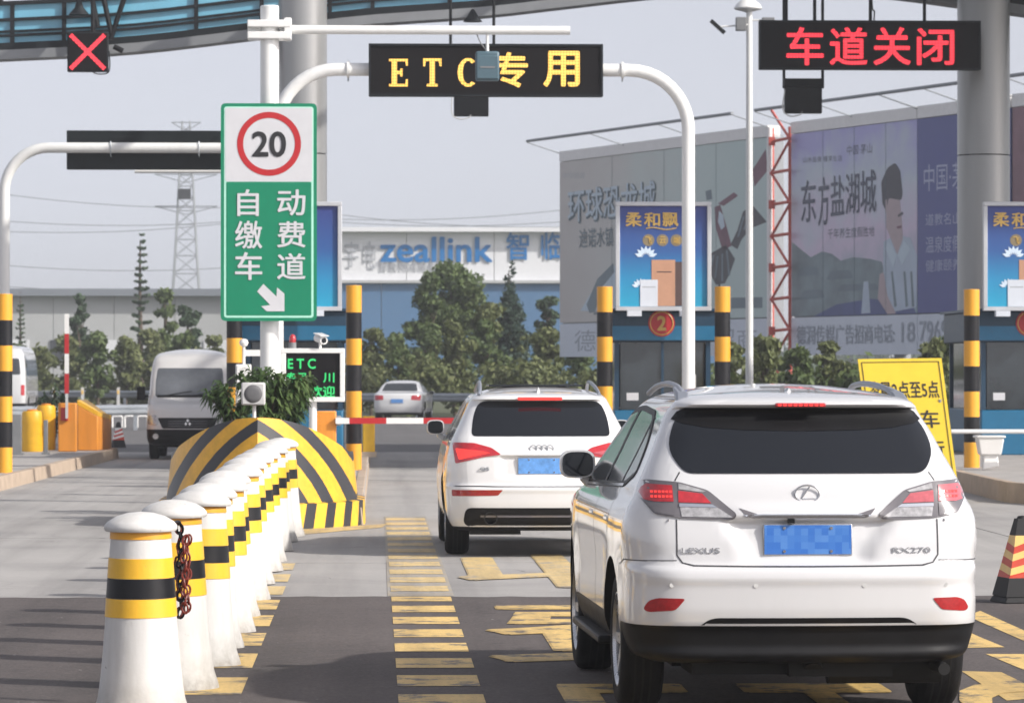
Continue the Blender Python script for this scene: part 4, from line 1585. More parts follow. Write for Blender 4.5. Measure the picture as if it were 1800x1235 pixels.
o = thing('yellow_cabinet', 'yellow cabinet standing beyond the orange and black post by the lane', 'cabinet', (W(648, 760, 73).x, 73, IZ))
a, b = W(637, 800, 73), W(659, 731, 73)
part('case', MB().box(((a.x + b.x) / 2, 73.15, (IZ + b.z) / 2), (b.x - a.x, .3, b.z - IZ)), 'yellow_plastic', o, bevel=.02)
part('base', MB().box(((a.x + b.x) / 2, 73.15, IZ + .05), (b.x - a.x + .06, .36, .1)), 'kerb_stone', o)

# ------------------------------------------------------------------ things on the left island
Yi = 78.0
a, b = W(102, 790, Yi), W(134, 708, Yi)
lb = thing('lane_barrier', 'orange barrier cabinet with its red and white arm raised upright', 'barrier', ((a.x + b.x) / 2, Yi, IZ))
cx = (a.x + b.x) / 2
part('cabinet', MB().box((cx, Yi + .15, (IZ + b.z) / 2), (b.x - a.x, .3, b.z - IZ)), 'orange_paint', lb, bevel=.02)
part('hub', MB().box((cx - .05, Yi - .03, b.z - .22), (.14, .06, .26)), 'sign_red', lb)
ax_ = W(118, 700, Yi).x
part('arm_root', MB().box((ax_, Yi - .1, b.z - .06), (.05, .045, .5)), 'light_plastic', lb)
z = b.z + .19
for k in range(4):
    part('arm_section', MB().box((ax_, Yi - .1, z + .2), (.085, .045, .398)), 'sign_red' if k % 2 == 0 else 'white_paint', lb)
    z += .40
Yi2 = 79.0
wd = thing('crash_wall', 'orange sloping concrete end wall beside the barrier cabinet', 'wall', W(160, 788, Yi2))
pts = [(136, 787, 79.0), (172, 787, 79.0), (196, 786, 81.0)]
t_ = [(136, 711, 79.0), (172, 731, 79.0), (196, 737, 81.0)]
back = [(p[0], p[1], p[2]) for p in pts]
lo_ = [Vector((W(*p).x, p[2], IZ)) for p in pts]
hi_ = [W(*p) for p in t_]
lo_ += [lo_[2] + Vector((-.1, .6, 0)), lo_[0] + Vector((-.0, 2.4, 0))]
hi_ += [hi_[2] + Vector((-.1, .6, 0)), hi_[0] + Vector((0, 2.4, 0))]
part('wall', MB().hexa(lo_, hi_), 'orange_paint', wd, bevel=.02)
cp = [p + Vector((0, 0, .002)) for p in hi_]
part('coping', MB().hexa(cp, [p + Vector((0, 0, .09)) for p in cp]), 'yellow_plastic', wd)


def barrel(px0, px1, py0, py1, Y, label):
    a, b = W(px0, py1, Y), W(px1, py0, Y)
    r_ = (b.x - a.x) / 2
    h = b.z - IZ
    t = thing('crash_barrel', label, 'barrel', ((a.x + b.x) / 2, Y, IZ), group='yellow crash barrels')
    c = ((a.x + b.x) / 2, Y, IZ)
    part('drum', MB().lathe([(0, .0), (r_ * .93, .0), (r_, .04), (r_ * .97, h * .3), (r_, h * .36), (r_ * .96, h * .64), (r_, h * .7), (r_ * .97, h * .95), (r_ * .85, h), (0, h)], c, 28), 'yellow_plastic', t)
    part('lid', MB().lathe([(r_ * .5, h), (r_ * .5, h + .03), (0, h + .04)], c, 24), 'orange_paint', t)


barrel(38, 76, 722, 792, 78.2, 'plump yellow crash barrel nearest the left picture edge')
barrel(64, 98, 712, 786, 79.6, 'yellow crash barrel standing behind, next to the dark bush')
for px0, px1, py0, py1, Y, lab in ((20, 38, 728, 804, 75.0, 'dark grey stub post beside the yellow barrel'), (77, 84, 738, 802, 75.5, 'thin grey marker post in front of the yellow barrels')):
    a, b = W(px0, py1, Y), W(px1, py0, Y)
    t = thing('stub_post', lab, 'post', ((a.x + b.x) / 2, Y, IZ))
    part('shaft', MB().box(((a.x + b.x) / 2, Y, (IZ + b.z) / 2), (b.x - a.x, .12, b.z - IZ)), 'grey_plastic', t, bevel=.01)
    part('base', MB().box(((a.x + b.x) / 2, Y, IZ + .02), (b.x - a.x + .08, .2, .04)), 'grey_plastic', t)
pot_plant('shrub', 'dark bush between the yellow barrels and the orange cabinet', (W(95, 780, 80.3).x, 80.3, IZ), 1.25, .4, 900, 21, 'leaf_dark')


# ------------------------------------------------------------------ cones
def cone(label, px, base_y, h, w, mats):
    g = G(px, base_y)
    t = thing('traffic_cone', label, 'cone', (g.x, g.y, .004), rz=R(8))
    part('base', MB().hexa([(-w / 2, -w / 2, 0), (w / 2, -w / 2, 0), (w / 2, w / 2, 0), (-w / 2, w / 2, 0)],
                           [(-w * .44, -w * .44, .05), (w * .44, -w * .44, .05), (w * .44, w * .44, .05), (-w * .44, w * .44, .05)]), 'rubber', t, world=False, bevel=.01)
    half = lambda z: w * .36 * (1 - z / h) + w * .12
    lv = [(.05, .20, 'rubber')]
    z0, z1 = .20 * h / .67, h * .80
    n_ = 6
    lv = [(.05, z0, 'rubber')]
    for k in range(n_):
        lv.append((z0 + (z1 - z0) * k / n_, z0 + (z1 - z0) * (k + 1) / n_, mats[k % 2]))
    lv.append((z1, h, 'rubber'))
    for (za, zb, m) in lv:
        sk = .035 if m != 'rubber' else 0
        ra, rb = half(za), half(zb)
        lo = [(-ra, -ra, za - sk * (za > z0 + .01)), (ra, -ra, za + sk * (za > z0 + .01)), (ra, ra, za), (-ra, ra, za)]
        hi = [(-rb, -rb, zb - sk * (zb < z1 - .01)), (rb, -rb, zb + sk * (zb < z1 - .01)), (rb, rb, zb), (-rb, rb, zb)]
        part('band', MB().hexa(lo, hi), m, t, world=False)
    part('tip', MB().lathe([(half(h) * .9, h), (half(h) * .7, h + .02), (0, h + .025)], (0, 0, 0), 12), 'rubber', t, world=False)


cone('square red and yellow striped cone on the road at the right picture edge', 1797, 1058, .66, .42, ('cone_red', 'cone_yellow'))
cone('small red and white cone standing behind the orange wall near the van', 208, 786, .58, .36, ('cone_red', 'white_paint'))

# ------------------------------------------------------------------ right island: board, basin, arm
Yw = 54.6
bd = thing('notice_board', 'tall yellow leaning board with black characters behind the big car', 'board', (W(1600, 860, Yw).x, Yw, 0))
zb = .34
tl, tr = W(1508, 631, Yw), W(1655, 629, Yw)
br, bl = W(1685, 862, Yw - .15), W(1538, 864, Yw - .15)
part('panel', MB().slab([bl, br, tr, tl], (0, .05, 0)), 'yellow_board', bd)


def board_pt(a_, b_):
    lo_, hi_ = bl.lerp(br, a_), tl.lerp(tr, a_)
    return lo_.lerp(hi_, b_) + Vector((0, -.004, 0))


fr = MB()
for (a0, b0), (a1, b1) in (((.04, .03), (.96, .03)), ((.96, .03), (.96, .975)), ((.96, .975), (.04, .975)), ((.04, .975), (.04, .03))):
    fr.tube([board_pt(a0, b0), board_pt(a1, b1)], .006, 4)
part('border_line', fr, 'sign_black', bd)


def board_text(txt, a0, a1, b0, b1, m):
    vs, fs = text_mesh(txt, .012)
    mb = MB().add([board_pt(a0 + (a1 - a0) * (u + .5), b0 + (b1 - b0) * (v + .5)) + Vector((0, -.0004 * k, 0)) for u, v, k in vs], fs)
    part('lettering', mb, m, bd, fix=False)


board_text('凌晨2点至5点', .08, .92, .70, .83, 'sign_black')
board_text('客', .42, .62, .475, .61, 'sign_black')
board_text('车', .66, .88, .475, .61, 'sign_black')
board_text('禁止通行', .10, .90, .26, .38, 'sign_black')
for a_ in (.2, .8):
    q = board_pt(a_, .05)
    part('leg', MB().cyl((q.x + .02, q.y + .08, 0), (q.x, q.y + .06, q.z + .2), .03, n=8), 'galvanised', bd)
    part('brace', MB().cyl((q.x + .02, q.y + .7, 0), (q.x, q.y + .1, q.z + 1.2), .025, n=8), 'galvanised', bd)

Yz = 60.5
cx = W(1740, 800, Yz).x
bs = thing('wash_basin', 'white pedestal basin standing on the island by the right column', 'basin', (cx, Yz, .27))
z_ = lambda y_: W(1740, y_, Yz).z
part('pedestal', MB().hexa([(cx - .13, Yz - .11, .27), (cx + .13, Yz - .11, .33), (cx + .13, Yz + .11, .33), (cx - .13, Yz + .11, .33)],
                           [(cx - .11, Yz - .1, z_(797)), (cx + .11, Yz - .1, z_(797)), (cx + .11, Yz + .1, z_(797)), (cx - .11, Yz + .1, z_(797))]), 'white_paint', bs, bevel=.02)
bw = MB().hexa([(cx - .17, Yz - .15, z_(799)), (cx + .16, Yz - .15, z_(799)), (cx + .16, Yz + .15, z_(799)), (cx - .17, Yz + .15, z_(799))],
               [(cx - .22, Yz - .18, z_(764)), (cx + .2, Yz - .18, z_(770)), (cx + .2, Yz + .18, z_(770)), (cx - .22, Yz + .18, z_(764))])
part('bowl', bw, 'white_paint', bs, bevel=.02)
part('bowl_rim', MB().box((cx - .01, Yz, z_(767)), (.46, .4, .035)), 'white_paint', bs, bevel=.012)
Yv = 60.0
p0, p1 = W(1672, 758, Yv), W(1900, 758, Yv)
ar = thing('barrier_arm', 'thin white barrier arm in front of the right booth', 'barrier', (p1.x, Yv, .27))
part('arm', MB().cyl(p0, p1, .035, n=12), 'white_metal', ar)
part('support', MB().cyl((p1.x, Yv, .27), (p1.x, Yv, p1.z), .05, n=12), 'white_metal', ar)

# thin white mast with cameras
Yt = 95.0
q = W(1317, 12, Yt)
ms = thing('camera_mast', 'thin white mast with mushroom cap and small solar panel', 'mast', (q.x, Yt, 0))
part('mast', MB().cyl((q.x, Yt, 0), (q.x, Yt, q.z), .10, .075, n=18), 'white_metal', ms)
part('mushroom_cap', MB().lathe([(.02, -.12), (.10, -.08), (.33, -.02), (.35, .01), (.30, .10), (.18, .20), (.05, .26), (0, .265)], (W(1315, 14, Yt).x, Yt, q.z - .05), 28), 'white_metal', ms)
c = W(1302, 43, Yt)
part('box', MB().box((c.x, Yt - .05, c.z), (.25, .25, .33)), 'grey_plastic', ms, bevel=.015)
c = W(1261, 48, Yt)
part('solar_panel', MB().box((c.x, Yt - .1, c.z), (.46, .5, .04), rot=Matrix.Rotation(R(42), 3, 'Y')), 'dark_steel', ms)
part('panel_arm', MB().cyl((c.x, Yt - .05, c.z), (q.x, Yt - .05, c.z + .06), .02, n=8), 'white_metal', ms)
c = W(1350, 36, Yt)
part('camera_box', MB().box((c.x, Yt - .05, c.z), (.3, .2, .12)), 'grey_plastic', ms, bevel=.01)
part('camera_arm', MB().cyl((q.x, Yt - .02, c.z), (c.x, Yt - .02, c.z), .02, n=8), 'white_metal', ms)
# ------------------------------------------------------------------ vehicles
class Body:
    """car body as horizontal slices; local y = 0 at the end facing the camera, z up"""

    def __init__(self, keys, bow=.06, taper=.02, ftaper=.06, wheels=(.98, 3.72), flare=.018, disp=None, dz=.0135):
        zs = [k[0] for k in keys]
        self.f = [pchip(zs, [k[i] for k in keys]) for i in range(1, 6)]
        self.bow, self.taper, self.ftaper, self.wheels, self.flare, self.disp = bow, taper, ftaper, wheels, flare, disp
        n = int((zs[-1] - zs[0]) / dz)
        lev = [zs[0] + (zs[-1] - zs[0]) * i / n for i in range(n + 1)]
        lev = sorted(set(lev + [zs[-1] - .004, zs[-1] - .009]))
        rings = [self.ring(z) for z in lev]
        m = len(rings[0])
        bm = bmesh.new()
        V = [[bm.verts.new(p) for p in r_] for r_ in rings]
        for i in range(len(V) - 1):
            for k in range(m):
                bm.faces.new((V[i][k], V[i][(k + 1) % m], V[i + 1][(k + 1) % m], V[i + 1][k]))
        bm.faces.new(V[0][::-1])
        bm.faces.new(V[-1])
        bmesh.ops.recalc_face_normals(bm, faces=bm.faces)
        self.bm = bm
        self.bvh = BVHTree.FromBMesh(bm)

    def ring(self, z):
        yr, yf, w, rx, ry = [f(z) for f in self.f]
        L = yf - yr
        rx, ry = min(rx, .8 * w), min(ry, .38 * L)
        b = self.bow * min(1, w / .6)
        rxf, ryf = min(.42, .7 * w), min(.5, .38 * L)
        bf = .16 * min(1, w / .6)
        half = []
        n1, n2, n3 = 16, 12, 64
        for i in range(n1):
            x = (w - rx) * i / n1
            half.append((x, yr + b * (x / w) ** 2))
        A = Vector((w - rx, yr + b * ((w - rx) / w) ** 2))
        B = Vector((w, A.y + ry))
        Cc = Vector((w, A.y + ry * .12))
        Ca = A + Vector((rx * .62, b * .25))
        for i in range(n2):
            t = i / n2
            Cb = Vector((w, A.y + ry * .42))
            p = A * (1 - t) ** 3 + Ca * 3 * t * (1 - t) ** 2 + Cb * 3 * t * t * (1 - t) + B * t ** 3
            half.append((p.x, p.y))
        y1 = max(yf - ryf, B.y + .01)
        for i in range(n3):
            half.append((w, B.y + (y1 - B.y) * i / n3))
        A2, B2 = Vector((w, y1)), Vector((w - rxf, yf - bf * ((w - rxf) / w) ** 2))
        for i in range(9):
            t = i / 8
            c1, c2 = Vector((w, y1 + (B2.y - y1) * .55)), Vector((w - rxf * .45, B2.y))
            p = A2 * (1 - t) ** 3 + c1 * 3 * t * (1 - t) ** 2 + c2 * 3 * t * t * (1 - t) + B2 * t ** 3
            half.append((p.x, p.y))
        for i in range(1, 8):
            x = (w - rxf) * (1 - i / 7)
            half.append((x, yf - bf * (x / w) ** 2))
        out = []
        Lmax = 4.7
        for x, y in half:
            if x > 0:
                a = smoothstep(0, 1, (1.3 - y) / 1.3)
                c = smoothstep(0, 1, (y - (Lmax - 1.4)) / 1.4)
                x *= 1 - self.taper * a - self.ftaper * c
                if x > .6 * w:
                    for yc in self.wheels:
                        x += self.flare * math.exp(-((y - yc) / .46) ** 4) * math.exp(-((z - .60) / .26) ** 4)
            if self.disp:
                y += self.disp(x, y, z)
            out.append((x, y, z))
        res = out + [(-x, y, zz) for x, y, zz in out[-2:0:-1]]
        return res

    def hit(self, p, d):
        h = self.bvh.ray_cast(p, d)
        if h[0] is None:
            h = self.bvh.find_nearest(p + d * 2.5)
        return h[0]


AX = {'rear': (lambda a, b: Vector((a, -3, b)), Vector((0, 1, 0))),
      'left': (lambda a, b: Vector((-4, a, b)), Vector((1, 0, 0))),
      'right': (lambda a, b: Vector((4, a, b)), Vector((-1, 0, 0)))}


def patch(body, poly, axis, off, name, m, parent, step=.04, depth=.02):
    """a panel, lens or pane that follows the body surface, off metres proud"""
    mk, d = AX[axis]
    bm = bmesh.new()
    vs = [bm.verts.new((p[0], p[1], 0)) for p in poly]
    bm.faces.new(vs)
    for ax in (0, 1):
        lo, hi = min(p[ax] for p in poly), max(p[ax] for p in poly)
        k = math.floor(lo / step) + 1
        while k * step < hi - 1e-4:
            no = Vector((1, 0, 0)) if ax == 0 else Vector((0, 1, 0))
            bmesh.ops.bisect_plane(bm, geom=bm.verts[:] + bm.edges[:] + bm.faces[:], plane_co=no * (k * step), plane_no=no)
            k += 1
    for v in bm.verts:
        v.co = body.hit(mk(v.co.x, v.co.y), d) - d * off
    bound = [e for e in bm.edges if len(e.link_faces) == 1]
    ex = bmesh.ops.extrude_edge_only(bm, edges=bound)
    for g in ex['geom']:
        if isinstance(g, bmesh.types.BMVert):
            g.co += d * depth
    bmesh.ops.recalc_face_normals(bm, faces=bm.faces)
    # point the cap outwards
    f0 = max(bm.faces, key=lambda f: abs(f.normal.dot(d)) * f.calc_area())
    if f0.normal.dot(d) > 0:
        bmesh.ops.reverse_faces(bm, faces=bm.faces[:])
    for f in bm.faces:
        f.smooth = True
    me = bpy.data.meshes.new(name)
    bm.to_mesh(me)
    bm.free()
    me.materials.append(MATS[m])
    me.set_sharp_from_angle(angle=R(35))
    return link(name, me, parent)


def seam(body, pts, axis, width, m, parent, name='shut_line', off=.0016, step=.03):
    mk, d = AX[axis]
    pp_ = []
    for a, b in zip(pts[:-1], pts[1:]):
        a, b = Vector(a), Vector(b)
        k = max(1, int((b - a).length / step))
        pp_ += [a.lerp(b, i / k) for i in range(k)]
    pp_.append(Vector(pts[-1]))
    mb = MB()
    L, Rr = [], []
    for i, p in enumerate(pp_):
        t = (pp_[min(i + 1, len(pp_) - 1)] - pp_[max(i - 1, 0)]).normalized()
        nn = Vector((-t.y, t.x)) * width / 2
        L.append(body.hit(mk(*(p + nn)), d) - d * off)
        Rr.append(body.hit(mk(*(p - nn)), d) - d * off)
    n = len(pp_)
    mb.add(L + Rr, [(i, i + 1, n + i + 1, n + i) for i in range(n - 1)], 0, True)
    return part(name, mb, m, parent, world=False, fix=False)


def cut_and_split(body, arches, arch_r, classes, parent, mats_body, ground_w):
    """cut the wheel arches, then split the shell into its panels"""
    me = bpy.data.meshes.new('shell')
    body.bm.to_mesh(me)
    me.materials.append(MATS[mats_body])
    me.materials.append(MATS['under'])
    ob = bpy.data.objects.new('shell', me)
    COL.objects.link(ob)
    cuts = []
    for yc in arches:
        for s in (-1, 1):
            x0, x1 = (.50, 1.3) if s > 0 else (-1.3, -.50)
            cm = MB().cyl((x0, yc, arch_r[1]), (x1, yc, arch_r[1]), arch_r[0], n=48)
            cm.m = [0] * len(cm.f)
            c = bpy.data.objects.new('cut', cm.mesh('cut', ['under']))
            COL.objects.link(c)
            md = ob.modifiers.new('arch', 'BOOLEAN')
            md.object = c
            md.operation = 'DIFFERENCE'
            md.solver = 'EXACT'
            md.material_mode = 'TRANSFER'
            cuts.append(c)
    dg = bpy.context.evaluated_depsgraph_get()
    new = bpy.data.meshes.new_from_object(ob.evaluated_get(dg))
    names = [m_.name if m_ else '' for m_ in new.materials]
    uidx = {i for i, n_ in enumerate(names) if n_.startswith('under')}
    bpy.data.objects.remove(ob)
    for c in cuts:
        bpy.data.objects.remove(c)
    src = bmesh.new()
    src.from_mesh(new)
    src.normal_update()
    res = {}
    lab = []
    for f in src.faces:
        c = f.calc_center_median()
        if f.material_index in uidx:
            lab.append('wheel_well')
        else:
            nm = 'body'
            for cname, test, _ in classes:
                if test(c):
                    nm = cname
                    break
            lab.append(nm)
    mats = {'body': mats_body, 'wheel_well': 'under'}
    mats.update({c[0]: c[2] for c in classes})
    nrm = {v.index: v.normal.copy() for v in src.verts}
    for nm in sorted(set(lab)):
        idx, vs, fs, nn = {}, [], [], []
        for f in src.faces:
            if lab[f.index] != nm:
                continue
            q = []
            for v in f.verts:
                if v.index not in idx:
                    idx[v.index] = len(vs)
                    vs.append(v.co.copy())
                    nn.append(v.normal.copy())
                q.append(idx[v.index])
            fs.append(q)
        m2 = bpy.data.meshes.new(nm)
        m2.from_pydata(vs, [], fs)
        m2.materials.append(MATS[mats[nm]])
        m2.polygons.foreach_set('use_smooth', [True] * len(fs))
        m2.update()
        m2.set_sharp_from_angle(angle=R(50))
        res[nm] = link(nm, m2, parent)
    src.free()
    return res


_WH = {}


def wheel(parent, x, y, r, w, side, spokes=7, rim_m='rim'):
    key = (r, w, side, spokes, rim_m)
    if key not in _WH:
        h = w / 2
        tp = [(r * .66, -h * .9), (r * .74, -h), (r * .90, -h * .98), (r * .975, -h * .82), (r, -h * .55)]
        tread = MB()
        prof_ = tp + [(r, h * .55), (r * .975, h * .82), (r * .90, h * .98), (r * .74, h), (r * .66, h * .9)]
        tread.lathe(prof_, n=48, axis='x')
        grooves = MB()
        for gx in (-.35, 0, .35):
            grooves.lathe([(r + .0008, gx * h - .006), (r + .0018, gx * h), (r + .0008, gx * h + .006)], n=48, axis='x')
        rm = MB()
        o = side * h
        rm.lathe([(r * .68, o * .86), (r * .70, o * .93), (r * .67, o * .95), (r * .62, o * .80), (r * .60, -o * .7)], n=48, axis='x')
        rm.lathe([(0, o * .74), (r * .13, o * .74), (r * .15, o * .6)], n=20, axis='x')
        for k in range(spokes):
            t = 2 * math.pi * k / spokes
            dv = Vector((0, math.cos(t), math.sin(t)))
            ev = Vector((0, -math.sin(t), math.cos(t)))
            c0, c1 = dv * r * .1, dv * r * .66
            xs0, xs1 = o * .72, o * .82
            q = []
            for c_, wd_, xx in ((c0, r * .085, xs0), (c1, r * .06, xs1)):
                for sg in (-1, 1):
                    q.append(c_ + ev * wd_ * sg + Vector((xx, 0, 0)))
            lo = [p - Vector((o * .25, 0, 0)) for p in q]
            rm.hexa([lo[0], lo[1], lo[3], lo[2]], [q[0], q[1], q[3], q[2]])
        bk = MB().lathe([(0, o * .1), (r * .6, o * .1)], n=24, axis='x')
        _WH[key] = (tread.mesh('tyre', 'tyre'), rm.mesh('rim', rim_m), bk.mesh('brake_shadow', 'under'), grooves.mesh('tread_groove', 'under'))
    t = bpy.data.objects.new('wheel', _WH[key][0])
    t.name = 'wheel'
    COL.objects.link(t)
    t.parent = parent
    t.location = (x, y, r)
    for nm, me in zip(('rim', 'hub_disc', 'tread_groove'), _WH[key][1:]):
        link(nm, me, t)
    return t


def door_mirror(parent, side, x, y, z, w, h, paint):
    """housing with glass facing back, on a short stalk"""
    mb = MB()
    K = 24
    rings = []
    for yy, s in ((0, .96), (.02, 1.0), (.06, .98), (.11, .86), (.15, .6), (.17, .25)):
        rg = []
        for k in range(K):
            t = 2 * math.pi * k / K
            ct, st = math.cos(t), math.sin(t)
            e = .62
            rg.append((x + side * .0 + w / 2 * s * math.copysign(abs(ct) ** e, ct), y + yy, z + h / 2 * s * math.copysign(abs(st) ** e, st)))
        rings.append(rg)
    fs = [(i * K + k, i * K + (k + 1) % K, (i + 1) * K + (k + 1) % K, (i + 1) * K + k) for i in range(len(rings) - 1) for k in range(K)]
    fs += [tuple(range(K))[::-1], tuple((len(rings) - 1) * K + k for k in range(K))]
    mb.add([p for r_ in rings for p in r_], fs, 0, True)
    hs = part('door_mirror', mb, paint, parent, world=False, angle=50)
    gl = [(x + w / 2 * .86 * math.copysign(abs(math.cos(2 * math.pi * k / K)) ** .62, math.cos(2 * math.pi * k / K)), y - .006,
           z + h / 2 * .86 * math.copysign(abs(math.sin(2 * math.pi * k / K)) ** .62, math.sin(2 * math.pi * k / K))) for k in range(K)]
    part('mirror_glass', MB().slab(gl, (0, .01, 0)), 'glass_dark', hs, world=False)
    xin = x - side * (w / 2 + .09)
    part('stalk', MB().tube(catmull([(x - side * w * .2, y + .07, z - h * .42), (x - side * w * .45, y + .08, z - h * .72), (xin, y + .09, z - h * .9)], 5), .035, 10), paint, hs, world=False)


def mir(poly):
    return [(-p[0], p[1]) for p in reversed(poly)]


def number_plate(parent, body, z0, z1, half, y, tilt=0.0, m='plate_blue'):
    cz, h = (z0 + z1) / 2, z1 - z0
    part('plate_frame', MB().box((0, y + .008, cz), (half * 2 + .012, .012, h + .012)), 'badge_chrome', parent, world=False, bevel=.004)
    pl_ = part('number_plate', MB().box((0, y, cz), (half * 2, .006, h)), m, parent, world=False)
    for sx in (-.27, .27):
        for sz in (-.4, .4):
            part('plate_screw', MB().cyl((sx * 2 * half, y - .003, cz + sz * h), (sx * 2 * half, y - .007, cz + sz * h), .008, n=10), 'chrome', pl_, world=False)
    return pl_


# ---- the big white car in front
LX = thing('estate_car', 'big pearl white car nearest the camera, brake lamps lit', 'car', (2.265, 20.1, .004), R(1.75), 'white cars on the lane')


def lex_disp(x, y, z):
    d = 0
    if y < 1.0:
        # recess round the number plate
        wx = .33 + .10 * smoothstep(.86, 1.06, z)
        m_ = (1 - smoothstep(wx - .05, wx + .03, abs(x))) * smoothstep(.80, .86, z) * (1 - smoothstep(1.035, 1.062, z))
        d += .040 * m_
        # lip above the plate
        d -= .016 * (1 - smoothstep(.36, .44, abs(x))) * smoothstep(1.05, 1.066, z) * (1 - smoothstep(1.09, 1.16, z))
        # shoulder of the bumper
        d -= .012 * smoothstep(.70, .76, z) * (1 - smoothstep(.79, .81, z))
        d += .03 * (1 - smoothstep(.48, .51, z)) * smoothstep(.34, .40, z)
    return d


lex_keys = [(.30, .14, 4.45, .80, .25, .25), (.33, .06, 4.60, .88, .28, .30), (.42, .03, 4.70, 0.927, .30, .34), (.50, .015, 4.75, 0.944, .30, .36),
            (.60, .0, 4.77, 0.945, .30, .36), (.72, .0, 4.76, 0.941, .30, .36), (.80, .018, 4.72, 0.944, .28, .34), (.825, .045, 4.71, 0.946, .28, .34),
            (.95, .062, 4.62, 0.957, .26, .32), (1.03, .078, 4.50, 0.951, .25, .30), (1.10, .095, 4.05, 0.930, .24, .28), (1.16, .112, 3.72, .897, .23, .27),
            (1.22, .132, 3.60, .876, .22, .26), (1.29, .17, 3.47, .842, .20, .24), (1.40, .262, 3.27, .788, .18, .22), (1.52, .365, 3.0, .733, .16, .2),
            (1.615, .452, 2.75, .683, .15, .2), (1.630, .450, 2.70, .674, .15, .2), (1.642, .39, 2.66, .664, .17, .22), (1.660, .385, 2.56, .650, .2, .24), (1.685, .44, 2.42, .615, .25, .3),
            (1.705, .62, 2.35, .56, .3, .4), (1.73, .98, 2.15, .44, .35, .5), (1.75, 1.32, 1.98, .28, .3, .4), (1.76, 1.6, 1.8, .08, .05, .05)]
lb_ = Body(lex_keys, bow=.075, taper=.012, wheels=(.98, 3.72), disp=lex_disp)
cut_and_split(lb_, (.98, 3.72), (.435, .39), [
    ('lower_skirt', lambda c: c.z < .497, 'plastic_black'),
    ('rear_bumper', lambda c: c.z < .812 and c.y < .62, 'car_pearl'),
    ('tailgate', lambda c: c.y < .62 and c.z < 1.63 and abs(c.x) < .69 + .02 * (c.z > 1.29), 'car_pearl')], LX, 'car_pearl', 1.0)
P = LX
# rear glass with the spoiler's shadow painted on as a dark band
glass = rp([(-.635, 1.294), (.635, 1.294), (.712, 1.41), (.672, 1.55), (.60, 1.632), (-.60, 1.632), (-.672, 1.55), (-.712, 1.41)], [.05, .05, .10, .10, .06, .06, .10, .10])
patch(lb_, glass, 'rear', .007, 'rear_window', 'glass_dark', P, step=.022)
patch(lb_, [(-.672, 1.575), (-.62, 1.553), (-.5, 1.532), (-.3, 1.518), (0, 1.513), (.3, 1.518), (.5, 1.532), (.62, 1.553), (.672, 1.575), (.64, 1.615), (.60, 1.634), (-.60, 1.634), (-.64, 1.615)], 'rear', .010, 'spoiler_shadow_band', 'plastic_black', P, step=.022)
bl_ = part('brake_lamp', MB().box((0, .372, 1.650), (.27, .03, .022)), 'lamp_red', P, world=False, bevel=.006)
for k in range(9):
    part('diode', MB().box((-.112 + .028 * k, .355, 1.650), (.017, .006, .012)), 'brake_lit', bl_, world=False)
